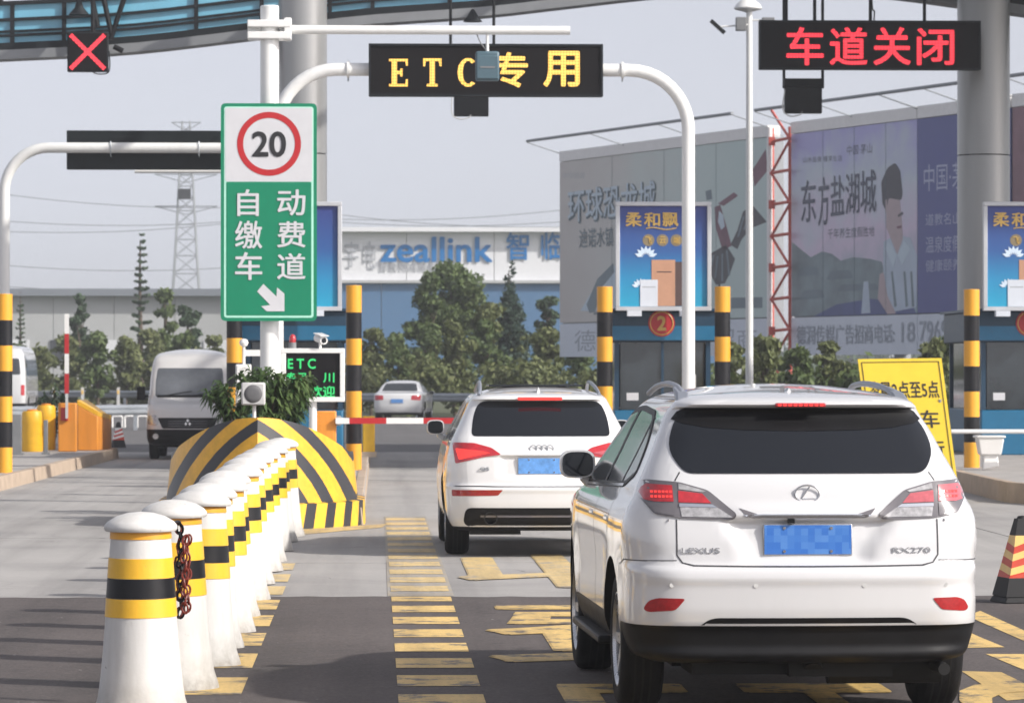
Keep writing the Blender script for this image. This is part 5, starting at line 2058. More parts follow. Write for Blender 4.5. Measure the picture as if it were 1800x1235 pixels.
# tail lamps
tl_ = [(-.885, 1.19), (-.875, 1.235), (-.835, 1.262), (-.67, 1.250), (-.52, 1.208), (-.372, 1.083), (-.39, 1.052), (-.66, 1.062), (-.80, 1.082)]
red_out = [(-.868, 1.195), (-.855, 1.222), (-.83, 1.24), (-.705, 1.233), (-.70, 1.148), (-.80, 1.148), (-.848, 1.158)]
red_in = [(-.675, 1.205), (-.55, 1.190), (-.505, 1.140), (-.675, 1.145)]
for sgn in (-1, 1):
    q = (lambda pl_: pl_) if sgn < 0 else mir
    tail = patch(lb_, rp(q(tl_), .02, 3), 'rear', .010, 'tail_lamp', 'lamp_case', P, depth=.03)
    clear = [(-.845, 1.145), (-.70, 1.140), (-.70, 1.075), (-.795, 1.092)]
    clear2 = [(-.672, 1.138), (-.49, 1.128), (-.395, 1.066), (-.66, 1.070)]
    top = [(-.672, 1.244), (-.53, 1.203), (-.548, 1.196), (-.672, 1.213)]
    patch(lb_, q(red_out), 'rear', .014, 'red_lens', 'lamp_red' if sgn < 0 else 'lamp_pink', tail, depth=.01)
    patch(lb_, q(red_in), 'rear', .014, 'red_lens', 'lamp_red' if sgn < 0 else 'lamp_pink', tail, depth=.01)
    patch(lb_, q(clear), 'rear', .014, 'clear_lens', 'lamp_case', tail, depth=.01)
    patch(lb_, q(clear2), 'rear', .014, 'clear_lens', 'lamp_clear', tail, depth=.01)
    patch(lb_, q(top), 'rear', .014, 'clear_lens', 'lamp_clear', tail, depth=.01)
    bar1 = [(-.672, 1.139), (-.50, 1.134), (-.475, 1.118), (-.672, 1.122)]
    patch(lb_, q(bar1), 'rear', .017, 'chrome_bar', 'chrome', tail, depth=.006)
    for z0 in (1.205, 1.180):
        for k in range(6):
            x0 = -.815 + .019 * k
            patch(lb_, q([(x0, z0), (x0 + .013, z0), (x0 + .013, z0 - .012), (x0, z0 - .012)]), 'rear', .016, 'diode', 'brake_lit', tail, depth=.003)
    refl = [(-.862, .588), (-.835, .632), (-.79, .648), (-.648, .646), (-.70, .585), (-.84, .572)]
    patch(lb_, rp(q(refl), .018, 3), 'rear', .004, 'reflector', 'reflector', P, depth=.02)
    seam(lb_, [(sgn * .688, 1.055), (sgn * .688, .87), (sgn * .66, .83), (sgn * .60, .816)], 'rear', .008, 'seam', P)
    seam(lb_, [(sgn * .688, 1.255), (sgn * .66, 1.30)], 'rear', .007, 'seam', P)
    seam(lb_, [(sgn * .69, .842), (sgn * .80, .840), (sgn * .88, .838)], 'rear', .005, 'seam', P)
    seam(lb_, [(.16, .838), (.40, .836), (.58, .80)], 'left' if sgn < 0 else 'right', .006, 'seam', P)
    sd = 'left' if sgn < 0 else 'right'
    sg = rp([(3.42, 1.16), (2.70, 1.575), (1.9, 1.625), (1.16, 1.60), (.86, 1.48), (.70, 1.285), (1.0, 1.215)], [.06, .08, .2, .1, .1, .05, .1])
    patch(lb_, sg, sd, .004, 'side_window', 'glass_grey', P, step=.06)
    seam(lb_, [tuple(p) for p in sg] + [tuple(sg[0])], sd, .03, 'plastic_black', P, name='window_frame', off=.0055)
    seam(lb_, [(2.02, 1.20), (1.98, 1.61)], sd, .10, 'plastic_black', P, name='door_pillar', off=.006)
    seam(lb_, [(1.13, 1.22), (1.05, 1.58)], sd, .045, 'plastic_black', P, name='door_pillar', off=.006)
    seam(lb_, [(1.0, 1.213), (3.42, 1.156)], sd, .014, 'chrome', P, name='window_trim', off=.007)
    seam(lb_, [(2.02, 1.19), (2.05, .50)], sd, .008, 'seam', P)
    seam(lb_, [(1.13, 1.20), (1.22, .85), (1.38, .62)], sd, .008, 'seam', P)
    seam(lb_, [(3.1, 1.15), (3.15, .50)], sd, .008, 'seam', P)
    for yy in (2.25, 1.32):
        part('door_handle', MB().box((sgn * .945, yy, 1.02), (.025, .2, .028)), 'car_pearl', P, world=False, bevel=.008)
    part('running_board', MB().box((sgn * .895, 2.35, .335), (.17, 1.75, .045)), 'plastic_black', P, world=False, bevel=.012)
    door_mirror(P, sgn, sgn * .965, 3.02, 1.275, .215, .17, 'car_pearl')
    rail = catmull([(sgn * .60, .70, 1.655), (sgn * .585, .80, 1.70), (sgn * .575, .95, 1.722), (sgn * .565, 1.3, 1.748), (sgn * .56, 1.8, 1.758), (sgn * .57, 2.25, 1.74), (sgn * .59, 2.5, 1.70)], 6)
    part('roof_rail', MB().tube(rail, .017, 10), 'rail_silver', P, world=False)
    part('rail_foot', MB().hexa([(sgn * .60 - .036, .60, 1.655), (sgn * .60 + .036, .60, 1.655), (sgn * .59 + .036, .80, 1.68), (sgn * .59 - .036, .80, 1.68)],
                                [(sgn * .585 - .034, .76, 1.715), (sgn * .585 + .034, .76, 1.715), (sgn * .58 + .028, 1.10, 1.745), (sgn * .58 - .028, 1.10, 1.745)]), 'rail_silver', P, world=False, bevel=.01)
    for yy in (.98, 3.72):
        wheel(P, sgn * .81, yy, .372, .235, sgn)
    for xx in (.285, .72):
        h = lb_.hit(Vector((sgn * xx, -3, .715)), Vector((0, 1, 0)))
        part('parking_sensor', MB().cyl((h.x, h.y - .002, h.z), (h.x, h.y + .01, h.z), .012, n=14), 'light_plastic', P, world=False)
seam(lb_, [(-.61, .816), (-.3, .812), (0, .811), (.3, .812), (.61, .816)], 'rear', .008, 'seam', P)
for sgn in (-1, 1):
    sl = [(sgn * .93, .76), (sgn * .90, .80), (sgn * .75, .815)]
    gsh = rp([(sgn * .36, 1.115), (sgn * .24, 1.075), (sgn * .30, 1.066), (sgn * .33, 1.078)], .004, 2)
    patch(lb_, gsh if sgn > 0 else gsh[::-1], 'rear', .004, 'garnish', 'lamp_case', P, depth=.01)
garn = rp([(-.30, 1.062), (.30, 1.062), (.34, 1.078), (.25, 1.084), (-.25, 1.084), (-.34, 1.078)], .006, 2)
patch(lb_, garn, 'rear', .006, 'garnish', 'chrome', P, depth=.012)
notch = rp([(-.585, .492), (.585, .492), (.52, .545), (-.52, .545)], [0, 0, .05, .05])
patch(lb_, notch, 'rear', .003, 'bumper_insert', 'plastic_black', P)
py_ = lb_.hit(Vector((0, -3, .95)), Vector((0, 1, 0))).y - .014
number_plate(P, lb_, .873, 1.025, .229, py_)
part('camera_lens', MB().box((-.09, py_ - .01, 1.047), (.035, .03, .022)), 'black_metal', P, world=False)
ey = lb_.hit(Vector((0, -3, 1.19)), Vector((0, 1, 0))).y - .008
el = [(.064 * math.cos(2 * math.pi * k / 40), ey, 1.188 + .045 * math.sin(2 * math.pi * k / 40)) for k in range(40)]
part('emblem', MB().tube(el, .0048, 8, closed=True).tube([(.012, ey, 1.226), (-.030, ey, 1.164), (-.026, ey, 1.160), (.05, ey, 1.160)], .0045, 8), 'badge_chrome', P, world=False)
for txt, x0, wd in (('LEXUS', -.565, .20), ('RX270', .545, .205)):
    h = lb_.hit(Vector((x0, -3, .894)), Vector((0, 1, 0)))
    o = letters(txt, (0, 0, 0), XR, ZU, wd, .029, 'badge_chrome', P, 0, .004, 'badge_lettering', world=False)
    o.location = (x0, h.y - .003, .894)
    o.rotation_euler = (0, 0, math.copysign(R(5.0), x0))
# underside
ub = MB().box((0, 2.4, .36), (1.25, 4.0, .16)).box((0, .62, .29), (1.16, .55, .13)).box((-.35, 1.6, .27), (.5, .9, .12)).box((.2, .5, .30), (.55, .5, .16)).cyl((-.75, .98, .36), (.75, .98, .36), .055, n=10)
part('underbody', ub, 'under', P, world=False)
part('muffler', MB().cyl((.15, .42, .27), (.75, .42, .27), .10, n=16), 'under', P, world=False)
part('exhaust_pipe', MB().tube(catmull([(.65, .42, .27), (.72, .3, .27), (.73, .14, .265)], 5), .032, 12), 'under', P, world=False)
part('suspension_arm', MB().cyl((-.62, .98, .28), (-.15, 1.2, .36), .035, n=8).cyl((.62, .98, .28), (.15, 1.2, .36), .035, n=8).box((-.05, .95, .27), (.22, .25, .14)), 'under', P, world=False)
part('tow_eye', MB().cyl((.05, .25, .26), (.05, .32, .34), .05, n=12), 'under', P, world=False)
# roof fin and wiper
part('aerial_fin', MB().hexa([(-.02, .80, 1.70), (.02, .80, 1.70), (.015, .95, 1.72), (-.015, .95, 1.72)], [(-.004, .80, 1.735), (.004, .80, 1.735), (.004, .84, 1.74), (-.004, .84, 1.74)]), 'car_pearl', P, world=False)

# ---- the second white car
AU = thing('estate_car', 'white car ahead with silver roof rails, beside the striped nose', 'car', (1.628, 37.8, .004), R(.3), 'white cars on the lane')


def au_disp(x, y, z):
    d = 0
    if y < 1.0:
        m_ = (1 - smoothstep(.36, .44, abs(x))) * smoothstep(.76, .82, z) * (1 - smoothstep(.985, 1.0, z))
        d += .028 * m_
        d -= .012 * smoothstep(.985, 1.0, z) * (1 - smoothstep(1.02, 1.12, z))
        d -= .010 * smoothstep(.62, .67, z) * (1 - smoothstep(.69, .71, z))
    return d


au_keys = [(.26, .16, 4.4, .82, .25, .25), (.30, .07, 4.5, .88, .30, .30), (.42, .02, 4.6, .925, .32, .36), (.55, .0, 4.63, .94, .32, .38), (.66, .0, 4.62, .945, .32, .38),
           (.70, .02, 4.6, .945, .30, .36), (.72, .04, 4.6, .945, .30, .36), (.85, .055, 4.5, .94, .28, .34), (.98, .07, 4.35, .93, .26, .32), (1.02, .085, 4.05, .92, .25, .3), (1.08, .11, 3.7, .905, .24, .3),
           (1.14, .14, 3.5, .885, .22, .28), (1.19, .18, 3.42, .86, .2, .26), (1.30, .27, 3.25, .805, .18, .24), (1.42, .38, 2.98, .745, .16, .22), (1.53, .48, 2.7, .69, .15, .2),
           (1.545, .42, 2.65, .68, .17, .22), (1.565, .42, 2.55, .665, .2, .25), (1.59, .52, 2.45, .63, .25, .3), (1.62, .8, 2.3, .56, .3, .4), (1.65, 1.15, 2.1, .43, .3, .4), (1.672, 1.45, 1.95, .25, .2, .3), (1.68, 1.65, 1.8, .08, .05, .05)]
ab_ = Body(au_keys, bow=.09, taper=.015, wheels=(.94, 3.75), disp=au_disp)
cut_and_split(ab_, (.94, 3.75), (.43, .39), [
    ('lower_skirt', lambda c: c.z < .30, 'plastic_black'),
    ('rear_bumper', lambda c: c.z < .695 and c.y < .6, 'car_white'),
    ('tailgate', lambda c: c.y < .6 and c.z < 1.53 and abs(c.x) < .72, 'car_white')], AU, 'car_white', 1.0)
P = AU
patch(ab_, rp([(-.685, 1.185), (.685, 1.185), (.665, 1.38), (.60, 1.53), (-.60, 1.53), (-.665, 1.38)], [.05, .05, .1, .08, .08, .1]), 'rear', .004, 'rear_window', 'glass_dark', P)
part('brake_lamp', MB().box((0, .41, 1.552), (.44, .03, .03)), 'brake_lit', P, world=False, bevel=.006)
tl2 = [(-.872, 1.126), (-.66, 1.122), (-.49, 1.076), (-.395, 1.008), (-.56, .985), (-.76, .94), (-.845, .918)]
for sgn in (-1, 1):
    q = (lambda pl_: pl_) if sgn < 0 else mir
    tail = patch(ab_, rp(q(tl2), .02, 3), 'rear', .008, 'tail_lamp', 'lamp_red', P, depth=.03)
    patch(ab_, rp(q([(-.845, 1.07), (-.60, 1.045), (-.50, 1.025), (-.62, 1.0), (-.81, .955)]), .015, 3), 'rear', .012, 'lit_lens', 'brake_lit' if sgn < 0 else 'lamp_pink', tail, depth=.005)
    patch(ab_, rp(q([(-.875, .60), (-.88, .662), (-.38, .664), (-.43, .610)]), .01, 3), 'rear', .004, 'reflector', 'reflector', P, depth=.02)
    sd = 'left' if sgn < 0 else 'right'
    patch(ab_, rp([(3.42, 1.08), (2.68, 1.47), (1.9, 1.53), (1.15, 1.50), (.88, 1.36), (.72, 1.18), (1.0, 1.12)], [.06, .08, .2, .1, .1, .05, .1]), sd, .004, 'side_window', 'glass_grey', P, step=.06)
    seam(ab_, [(2.0, 1.12), (1.96, 1.51)], sd, .10, 'plastic_black', P, name='door_pillar', off=.006)
    seam(ab_, [(1.1, 1.12), (1.03, 1.48)], sd, .045, 'plastic_black', P, name='door_pillar', off=.006)
    seam(ab_, [(2.0, 1.1), (2.05, .5)], sd, .009, 'seam', P)
    seam(ab_, [(sgn * .86, .70), (sgn * .6, .70), (sgn * .45, .696), (0, .694)], 'rear', .012, 'seam', P)
    door_mirror(P, sgn, sgn * .98, 2.98, 1.235, .185, .155, 'car_white')
    part('roof_rail', MB().tube(catmull([(sgn * .60, .62, 1.59), (sgn * .585, .72, 1.635), (sgn * .57, 1.2, 1.69), (sgn * .56, 1.8, 1.71), (sgn * .58, 2.4, 1.62)], 6), .018, 8), 'rail_silver', P, world=False)
    for yy in (.94, 3.75):
        wheel(P, sgn * .81, yy, .372, .24, sgn, 10)
dif = rp([(-.77, .33), (-.60, .255), (.60, .255), (.77, .33), (.745, .488), (-.745, .488)], [.05, .05, .05, .05, .06, .06])
patch(ab_, dif, 'rear', .004, 'diffuser', 'plastic_black', P)
seam(ab_, [(-.6, .405), (.6, .405)], 'rear', .02, 'lamp_case', P, name='diffuser_edge', off=.009)
for sgn in (-1, 1):
    h = ab_.hit(Vector((sgn * .50, -3, .385)), Vector((0, 1, 0)))
    part('exhaust_tip', MB().lathe([(.066, .1), (.066, -.03), (.056, -.03), (.054, .08), (0, .08)], (sgn * .50, h.y, .385), 24, axis='y'), 'under', P, world=False)
py_ = ab_.hit(Vector((0, -3, .9)), Vector((0, 1, 0))).y - .012
number_plate(P, ab_, .820, .972, .229, py_, m='plate_pale')
ey = ab_.hit(Vector((0, -3, 1.065)), Vector((0, 1, 0))).y - .006
rg = MB()
for k in range(4):
    cxr = -.081 + .054 * k
    rg.tube([(cxr + .034 * math.cos(2 * math.pi * j / 28), ey, 1.065 + .034 * math.sin(2 * math.pi * j / 28)) for j in range(28)], .0042, 6, closed=True)
part('emblem', rg, 'rail_silver', P, world=False)
h = ab_.hit(Vector((-.56, -3, .86)), Vector((0, 1, 0)))
o = letters('Q5', (0, 0, 0), XR, ZU, .09, .04, 'rail_silver', P, .004, .006, 'badge_lettering', world=False)
o.location = (-.56, h.y - .003, .865)
part('sunroof', MB().box((0, 1.75, 1.678), (.95, .9, .02)), 'glass_dark', P, world=False, bevel=.006)
part('aerial_fin', MB().hexa([(-.02, .72, 1.60), (.02, .72, 1.60), (.015, .9, 1.63), (-.015, .9, 1.63)], [(-.004, .73, 1.66), (.004, .73, 1.66), (.004, .78, 1.665), (-.004, .78, 1.665)]), 'car_white', P, world=False)
part('underbody', MB().box((0, 2.4, .33), (1.3, 3.9, .16)).cyl((-.75, .94, .36), (.75, .94, .36), .05, n=10).box((-.45, .4, .27), (.5, .35, .1)), 'under', P, world=False)

# ---- far white saloon
sed_keys = [(.22, .2, 4.3, .78, .2, .2), (.27, .08, 4.45, .84, .28, .28), (.40, .02, 4.55, .88, .30, .32), (.55, 0, 4.58, .90, .30, .34), (.75, .0, 4.5, .90, .28, .32), (.90, .03, 4.3, .89, .26, .30), (.97, .06, 4.0, .87, .26, .3),
            (1.0, .14, 3.6, .855, .28, .3), (1.02, .40, 3.4, .84, .3, .3), (1.05, .66, 3.3, .82, .25, .3), (1.15, .88, 3.12, .77, .2, .25), (1.28, 1.12, 2.88, .70, .2, .25), (1.38, 1.38, 2.65, .62, .22, .3), (1.43, 1.62, 2.5, .50, .3, .4), (1.455, 1.85, 2.3, .3, .2, .3), (1.46, 2.0, 2.1, .1, .05, .05)]


def saloon(label, loc, rz, paint='car_white', group='vehicles beyond the booths'):
    t = thing('saloon_car', label, 'car', loc, rz, group)
    b_ = Body(sed_keys, bow=.09, taper=.02, wheels=(.95, 3.6), dz=.02)
    cut_and_split(b_, (.95, 3.6), (.37, .33), [('lower_skirt', lambda c: c.z < .3, 'plastic_black'), ('rear_bumper', lambda c: c.z < .62 and c.y < .55, paint)], t, paint, 1)
    patch(b_, rp([(-.66, 1.075), (.66, 1.075), (.55, 1.36), (-.55, 1.36)], .06), 'rear', .004, 'rear_window', 'glass_grey', t)
    for sgn in (-1, 1):
        q = (lambda pl_: pl_) if sgn < 0 else mir
        patch(b_, rp(q([(-.85, .93), (-.52, .92), (-.50, .76), (-.84, .74)]), .03, 3), 'rear', .006, 'tail_lamp', 'lamp_red', t)
        sd = 'left' if sgn < 0 else 'right'
        patch(b_, rp([(3.1, 1.0), (2.55, 1.33), (1.9, 1.385), (1.45, 1.34), (1.05, 1.08), (1.2, 1.02)], .06), sd, .004, 'side_window', 'glass_grey', t, step=.08)
        door_mirror(t, sgn, sgn * .95, 2.9, 1.0, .2, .13, paint)
        for yy in (.95, 3.6):
            wheel(t, sgn * .77, yy, .32, .21, sgn, 8)
    part('number_plate', MB().box((0, -.012, .72), (.44, .01, .14)), 'plate_pale', t, world=False)
    part('underbody', MB().box((0, 2.3, .28), (1.3, 3.8, .14)), 'under', t, world=False)
    return t


saloon('white saloon driving off beyond the lowered barrier arm', (W(698, 740, 140).x, 140, .0), R(-7))

# ---- oncoming van
van_keys = [(.30, .16, 4.6, .78, .2, .2), (.36, .06, 4.7, .84, .25, .25), (.50, .01, 4.75, .86, .25, .3), (.68, .0, 4.75, .865, .25, .3), (.88, .03, 4.75, .865, .24, .28), (1.02, .08, 4.75, .865, .22, .28), (1.12, .20, 4.75, .862, .22, .28),
            (1.20, .42, 4.75, .858, .2, .26), (1.27, .56, 4.75, .852, .18, .24), (1.45, .68, 4.75, .835, .18, .24), (1.70, .85, 4.75, .82, .15, .22), (1.88, .98, 4.73, .80, .14, .2), (1.95, 1.04, 4.72, .79, .14, .2), (2.10, 1.18, 4.7, .75, .15, .22),
            (2.18, 1.40, 4.6, .68, .2, .3), (2.24, 1.95, 4.4, .46, .25, .3), (2.27, 2.4, 4.1, .26, .2, .2), (2.28, 2.8, 3.8, .1, .05, .05)]
VN = thing('van', 'pale silver van coming towards the camera in the other lane', 'van', (W(330, 800, 79.5).x, 79.5, 0), 0, 'vehicles beyond the booths')
vb = Body(van_keys, bow=.10, taper=.02, ftaper=0, wheels=(.75, 3.6), dz=.02)
cut_and_split(vb, (.75, 3.6), (.37, .34), [('front_bumper', lambda c: c.z < .62, 'plastic_black')], VN, 'van_silver', 1)
P = VN
patch(vb, rp([(-.70, 1.285), (.70, 1.285), (.70, 1.6), (.67, 1.88), (-.67, 1.88), (-.70, 1.6)], .05), 'rear', .005, 'windscreen', 'windscreen', P)
seam(vb, [(-.66, 1.30), (.66, 1.30)], 'rear', .05, 'plastic_black', P, name='wiper_cowl', off=.008)
patch(vb, rp([(-.52, .64), (.52, .64), (.62, .86), (-.62, .86)], .03), 'rear', .006, 'grille', 'plastic_black', P)
for k in range(3):
    seam(vb, [(-.40, .69 + .05 * k), (.40, .69 + .05 * k)], 'rear', .012, 'lamp_case', P, name='grille_bar', off=.012)
for x0, x1 in ((-.5, .05), (.1, .6)):
    seam(vb, [(x0, 1.31), ((x0 + x1) / 2, 1.36), (x1, 1.40)], 'rear', .018, 'plastic_black', P, name='wiper', off=.02)
dm = MB()
for ax_, az_ in ((0, .045), (-.04, -.022), (.04, -.022)):
    h = vb.hit(Vector((0, -3, .76)), Vector((0, 1, 0))).y - .02
    dm.slab([(ax_, h, .76 + az_ - .035), (ax_ + .03, h, .76 + az_), (ax_, h, .76 + az_ + .035), (ax_ - .03, h, .76 + az_)], (0, .01, 0))
part('emblem', dm, 'chrome', P, world=False)
for sgn in (-1, 1):
    q = (lambda pl_: pl_) if sgn < 0 else mir
    patch(vb, rp(q([(-.845, .90), (-.66, .93), (-.60, .80), (-.62, .70), (-.83, .72)]), .03, 3), 'rear', .008, 'headlamp', 'lamp_clear', P)
    sd = 'left' if sgn < 0 else 'right'
    patch(vb, rp([(.95, 1.3), (1.9, 1.3), (1.9, 1.8), (1.25, 1.8)], .05), sd, .004, 'side_window', 'glass_grey', P, step=.08)
    patch(vb, rp([(2.05, 1.3), (4.4, 1.3), (4.4, 1.8), (2.05, 1.8)], .05), sd, .004, 'side_window', 'glass_grey', P, step=.08)
    part('door_mirror', MB().box((sgn * 1.0, .78, 1.36), (.17, .1, .28)).box((sgn * .9, .80, 1.30), (.12, .04, .05)), 'plastic_black', P, world=False, bevel=.02)
    for yy in (.75, 3.6):
        wheel(P, sgn * .72, yy, .33, .2, sgn, 8)
    part('fog_lamp', MB().cyl((sgn * .66, .03, .48), (sgn * .66, .08, .48), .06, n=14), 'lamp_clear', P, world=False)
part('underbody', MB().box((0, 2.4, .33), (1.3, 4.0, .16)), 'under', P, world=False)

# ---- white minibus at the left edge
bus_keys = [(.35, .12, 6.5, .95, .2, .2), (.5, .03, 6.6, 1.02, .25, .3), (.9, .0, 6.6, 1.04, .25, .3), (1.5, .02, 6.6, 1.03, .25, .3), (2.2, .10, 6.55, .98, .25, .3), (2.6, .22, 6.5, .92, .28, .3), (2.85, .45, 6.4, .8, .3, .4), (2.97, .9, 6.2, .58, .3, .4), (3.03, 1.6, 5.6, .3, .2, .2), (3.05, 2.4, 5, .1, .05, .05)]
bxp = W(48, 660, 160)
BS = thing('minibus', 'white minibus cut off by the left picture edge', 'minibus', (bxp.x - 1.05, 160, -.012), 0, 'vehicles beyond the booths')
BS.scale = (.95, .95, .95)
bb = Body(bus_keys, bow=.1, taper=.02, ftaper=0, wheels=(1.3, 5.2), dz=.03)
cut_and_split(bb, (1.3, 5.2), (.42, .4), [('lower_skirt', lambda c: c.z < .5, 'plastic_black')], BS, 'car_pearl', 1)
patch(bb, rp([(-.8, 1.75), (.8, 1.75), (.74, 2.45), (-.74, 2.45)], .08), 'rear', .005, 'rear_window', 'glass_grey', BS, step=.1)
for sgn in (-1, 1):
    q = (lambda pl_: pl_) if sgn < 0 else mir
    patch(bb, rp(q([(-.97, 1.3), (-.82, 1.3), (-.82, .85), (-.97, .85)]), .03, 3), 'rear', .006, 'tail_lamp', 'lamp_red', BS)
    patch(bb, rp([(.7, 1.7), (6, 1.7), (6, 2.4), (.7, 2.4)], .1), 'left' if sgn < 0 else 'right', .005, 'side_window', 'glass_grey', BS, step=.2)
    for yy in (1.3, 5.2):
        wheel(BS, sgn * .85, yy, .4, .25, sgn, 8)
part('number_plate', MB().box((0, -.01, .8), (.44, .01, .14)), 'plate_pale', BS, world=False)
# ------------------------------------------------------------------ billboards
Pa, Pb = Vector((7.22, 152.0)), Vector((18.6, 123.0))
bdir = (Pb - Pa).normalized()
bn = Vector((bdir.y, -bdir.x, 0))            # towards the road
if bn.y > 0:
    bn = -bn
B3 = Vector((bdir.x, bdir.y, 0))


def BP(px, py, off=0.0):
    v = RM @ Vector(((px - CXP) / F_PX, -(py - CYP) / F_PX, -1))
    o = Vector((0, 0, EYE))
    p0 = Vector((Pa.x, Pa.y, 0)) + bn * off
    t = (p0 - o).dot(bn) / v.dot(bn)
    return o + v * t


def bb_poly(parent, pts, off, m, name, thick=.02):
    mb = MB().slab([BP(x, y, off) for x, y in pts], -bn * thick)
    return part(name, mb, m, parent)


def bb_text(parent, txt, px0, px1, py0l, py1l, rise, off, m, bold=.01, name='lettering'):
    """lettering laid on the board between the two pixel columns; rise = px climbed from left to right"""
    vs, fs = text_mesh(txt, bold)
    mb = MB()
    pts = []
    for u, v, k in vs:
        x = px0 + (px1 - px0) * (u + .5)
        y = py1l + (py0l - py1l) * (v + .5) - rise * (u + .5)
        pts.append(BP(x, y, off + .002 * k))
    mb.add(pts, fs)
    return part(name, mb, m, parent, fix=False)


def billboard(label, px0, px1, ztop, zbot, print_m, group='roadside billboards'):
    c = BP((px0 + px1) / 2, 600)
    t = thing('billboard', label, 'billboard', (c.x, c.y, 0), group=group)
    l, r_ = BP(px0, 500), BP(px1, 500)
    l.z = r_.z = 0
    def quad(z0, z1, off):
        return [l + Vector((0, 0, z0)) + bn * off, r_ + Vector((0, 0, z0)) + bn * off, r_ + Vector((0, 0, z1)) + bn * off, l + Vector((0, 0, z1)) + bn * off]
    part('print', MB().slab(quad(zbot, ztop, 0), -bn * .06), print_m, t)
    part('back_frame', MB().slab(quad(zbot - 1.2, ztop + .1, -.12), -bn * .5), 'lattice_steel', t)
    part('text_strip', MB().slab(quad(2.35, zbot - .04, 0.0), -bn * .06), 'print_strip', t)
    part('top_band', MB().slab(quad(ztop + .02, ztop + .42, .02), -bn * .5), 'truss_white', t)
    L = (r_ - l).length
    n = max(2, int(L / 4.5))
    for k in range(n + 1):
        q = l.lerp(r_, k / n)
        part('lamp_arm', MB().cyl(q + Vector((0, 0, ztop + .35)), q + Vector((0, 0, ztop + .75)) + bn * 1.4, .022, n=6), 'lattice_steel', t)
    q0, q1 = l.lerp(r_, .0), l.lerp(r_, 1.0)
    part('lamp_bar', MB().cyl(q0 + Vector((0, 0, ztop + .8)) + bn * 1.4, q1 + Vector((0, 0, ztop + .8)) + bn * 1.4, .06, n=8), 'lattice_steel', t)
    for k in (.2, .8):
        q = l.lerp(r_, k) - bn * .45
        part('leg', MB().cyl(q, q + Vector((0, 0, zbot)), .28, n=16), 'lattice_steel', t)
    return t


b1 = billboard('grey-green billboard with a dark winged figure behind the middle booth', 984, 1350, 10.0, 3.69, 'print_sage')
bb_text(b1, '环球恐龙城', 999, 1154, 334, 396, 18, .003, 'print_slate', .045)
bb_text(b1, '环球恐龙城', 998, 1152, 334, 392, 18, .025, 'print_pale', .014)
bb_text(b1, '中华恐龙', 990, 1028, 304, 315, 2, .004, 'letter_grey', 0)
bb_text(b1, '迪诺水镇', 1018, 1078, 402, 436, 3, .004, 'print_slate', .01)
bb_poly(b1, [(1036, 550), (1031, 535), (1050, 490), (1078, 462), (1080, 478), (1058, 505), (1046, 548)], .004, 'print_slate', 'print_figure')
bb_poly(b1, [(1020, 546), (1060, 480), (1100, 455), (1100, 550)], .002, 'print_pale', 'print_figure')
# bird-like figure
bb_poly(b1, [(1250, 445), (1276, 430), (1292, 455), (1283, 480), (1274, 498), (1258, 500), (1247, 478)], .004, 'print_bird', 'print_figure')
bb_poly(b1, [(1284, 430), (1296, 405), (1306, 372), (1322, 360), (1348, 390), (1318, 402), (1303, 422), (1296, 438)], .004, 'print_bird', 'print_figure')
bb_poly(b1, [(1256, 364), (1266, 360), (1278, 402), (1286, 432), (1270, 440), (1258, 400)], .004, 'print_maroon', 'print_figure')
bb_poly(b1, [(1262, 358), (1290, 338), (1297, 344), (1272, 362)], .005, 'print_maroon', 'print_figure')
bb_poly(b1, [(1240, 336), (1250, 333), (1252, 350), (1242, 352)], .005, 'print_slate', 'print_figure')
bb_poly(b1, [(1322, 300), (1346, 262), (1349, 300), (1326, 328)], .004, 'print_maroon', 'print_figure')
bb_poly(b1, [(1264, 370), (1271, 378), (1274, 398), (1268, 404), (1262, 390)], .007, 'print_pale', 'print_figure')
bb_poly(b1, [(1262, 498), (1266, 498), (1266, 508), (1263, 508)], .004, 'print_bird', 'print_figure')
bb_poly(b1, [(1285, 523), (1340, 522), (1340, 541), (1285, 542)], .004, 'print_slate', 'print_figure')
for k, (x0, y0, x1, y1) in enumerate(((1253, 448, 1246, 476), (1260, 450, 1256, 488), (1268, 446, 1268, 494), (1276, 440, 1280, 484), (1306, 380, 1296, 416), (1318, 372, 1306, 404))):
    bb_poly(b1, [(x0, y0), (x0 + 3, y0), (x1 + 3, y1), (x1, y1)], .008, 'print_slate', 'print_figure')
bb_text(b1, '德润传媒 广告招商', 1010, 1330, 580, 618, 4, .004, 'print_striptext', .0)

b2 = billboard('dusk coloured billboard with a man in a pale shirt, left of the column', 1391, 1612, 10.0, 3.69, 'print_dusk')
bb_text(b2, '山水盐泉 慢享生活', 1412, 1480, 276, 286, 3, .004, 'print_ink', 0)
bb_text(b2, '中国·茅山', 1489, 1533, 256, 273, 4, .004, 'print_ink', 0)
for i, (ch_, x0, x1, y0, y1) in enumerate((('东', 1408, 1434, 318, 392), ('方', 1438, 1457, 312, 398), ('盐', 1460, 1484, 310, 380), ('湖', 1486, 1510, 306, 378), ('城', 1512, 1540, 300, 376))):
    bb_text(b2, ch_, x0, x1, y0, y1, 3, .004, 'print_ink', .006)
bb_text(b2, '千年养生度假胜地', 1455, 1537, 402, 420, 5, .004, 'print_ink', 0)
hill = [(1392, 556), (1392, 425), (1410, 440), (1425, 452), (1445, 442), (1462, 446), (1478, 458), (1500, 452), (1530, 455), (1550, 460), (1560, 500), (1560, 552)]
bb_poly(b2, hill, .003, 'print_hill', 'print_figure')
bb_poly(b2, [(1430, 556), (1470, 535), (1530, 525), (1600, 530), (1611, 551)], .005, 'print_water', 'print_figure')
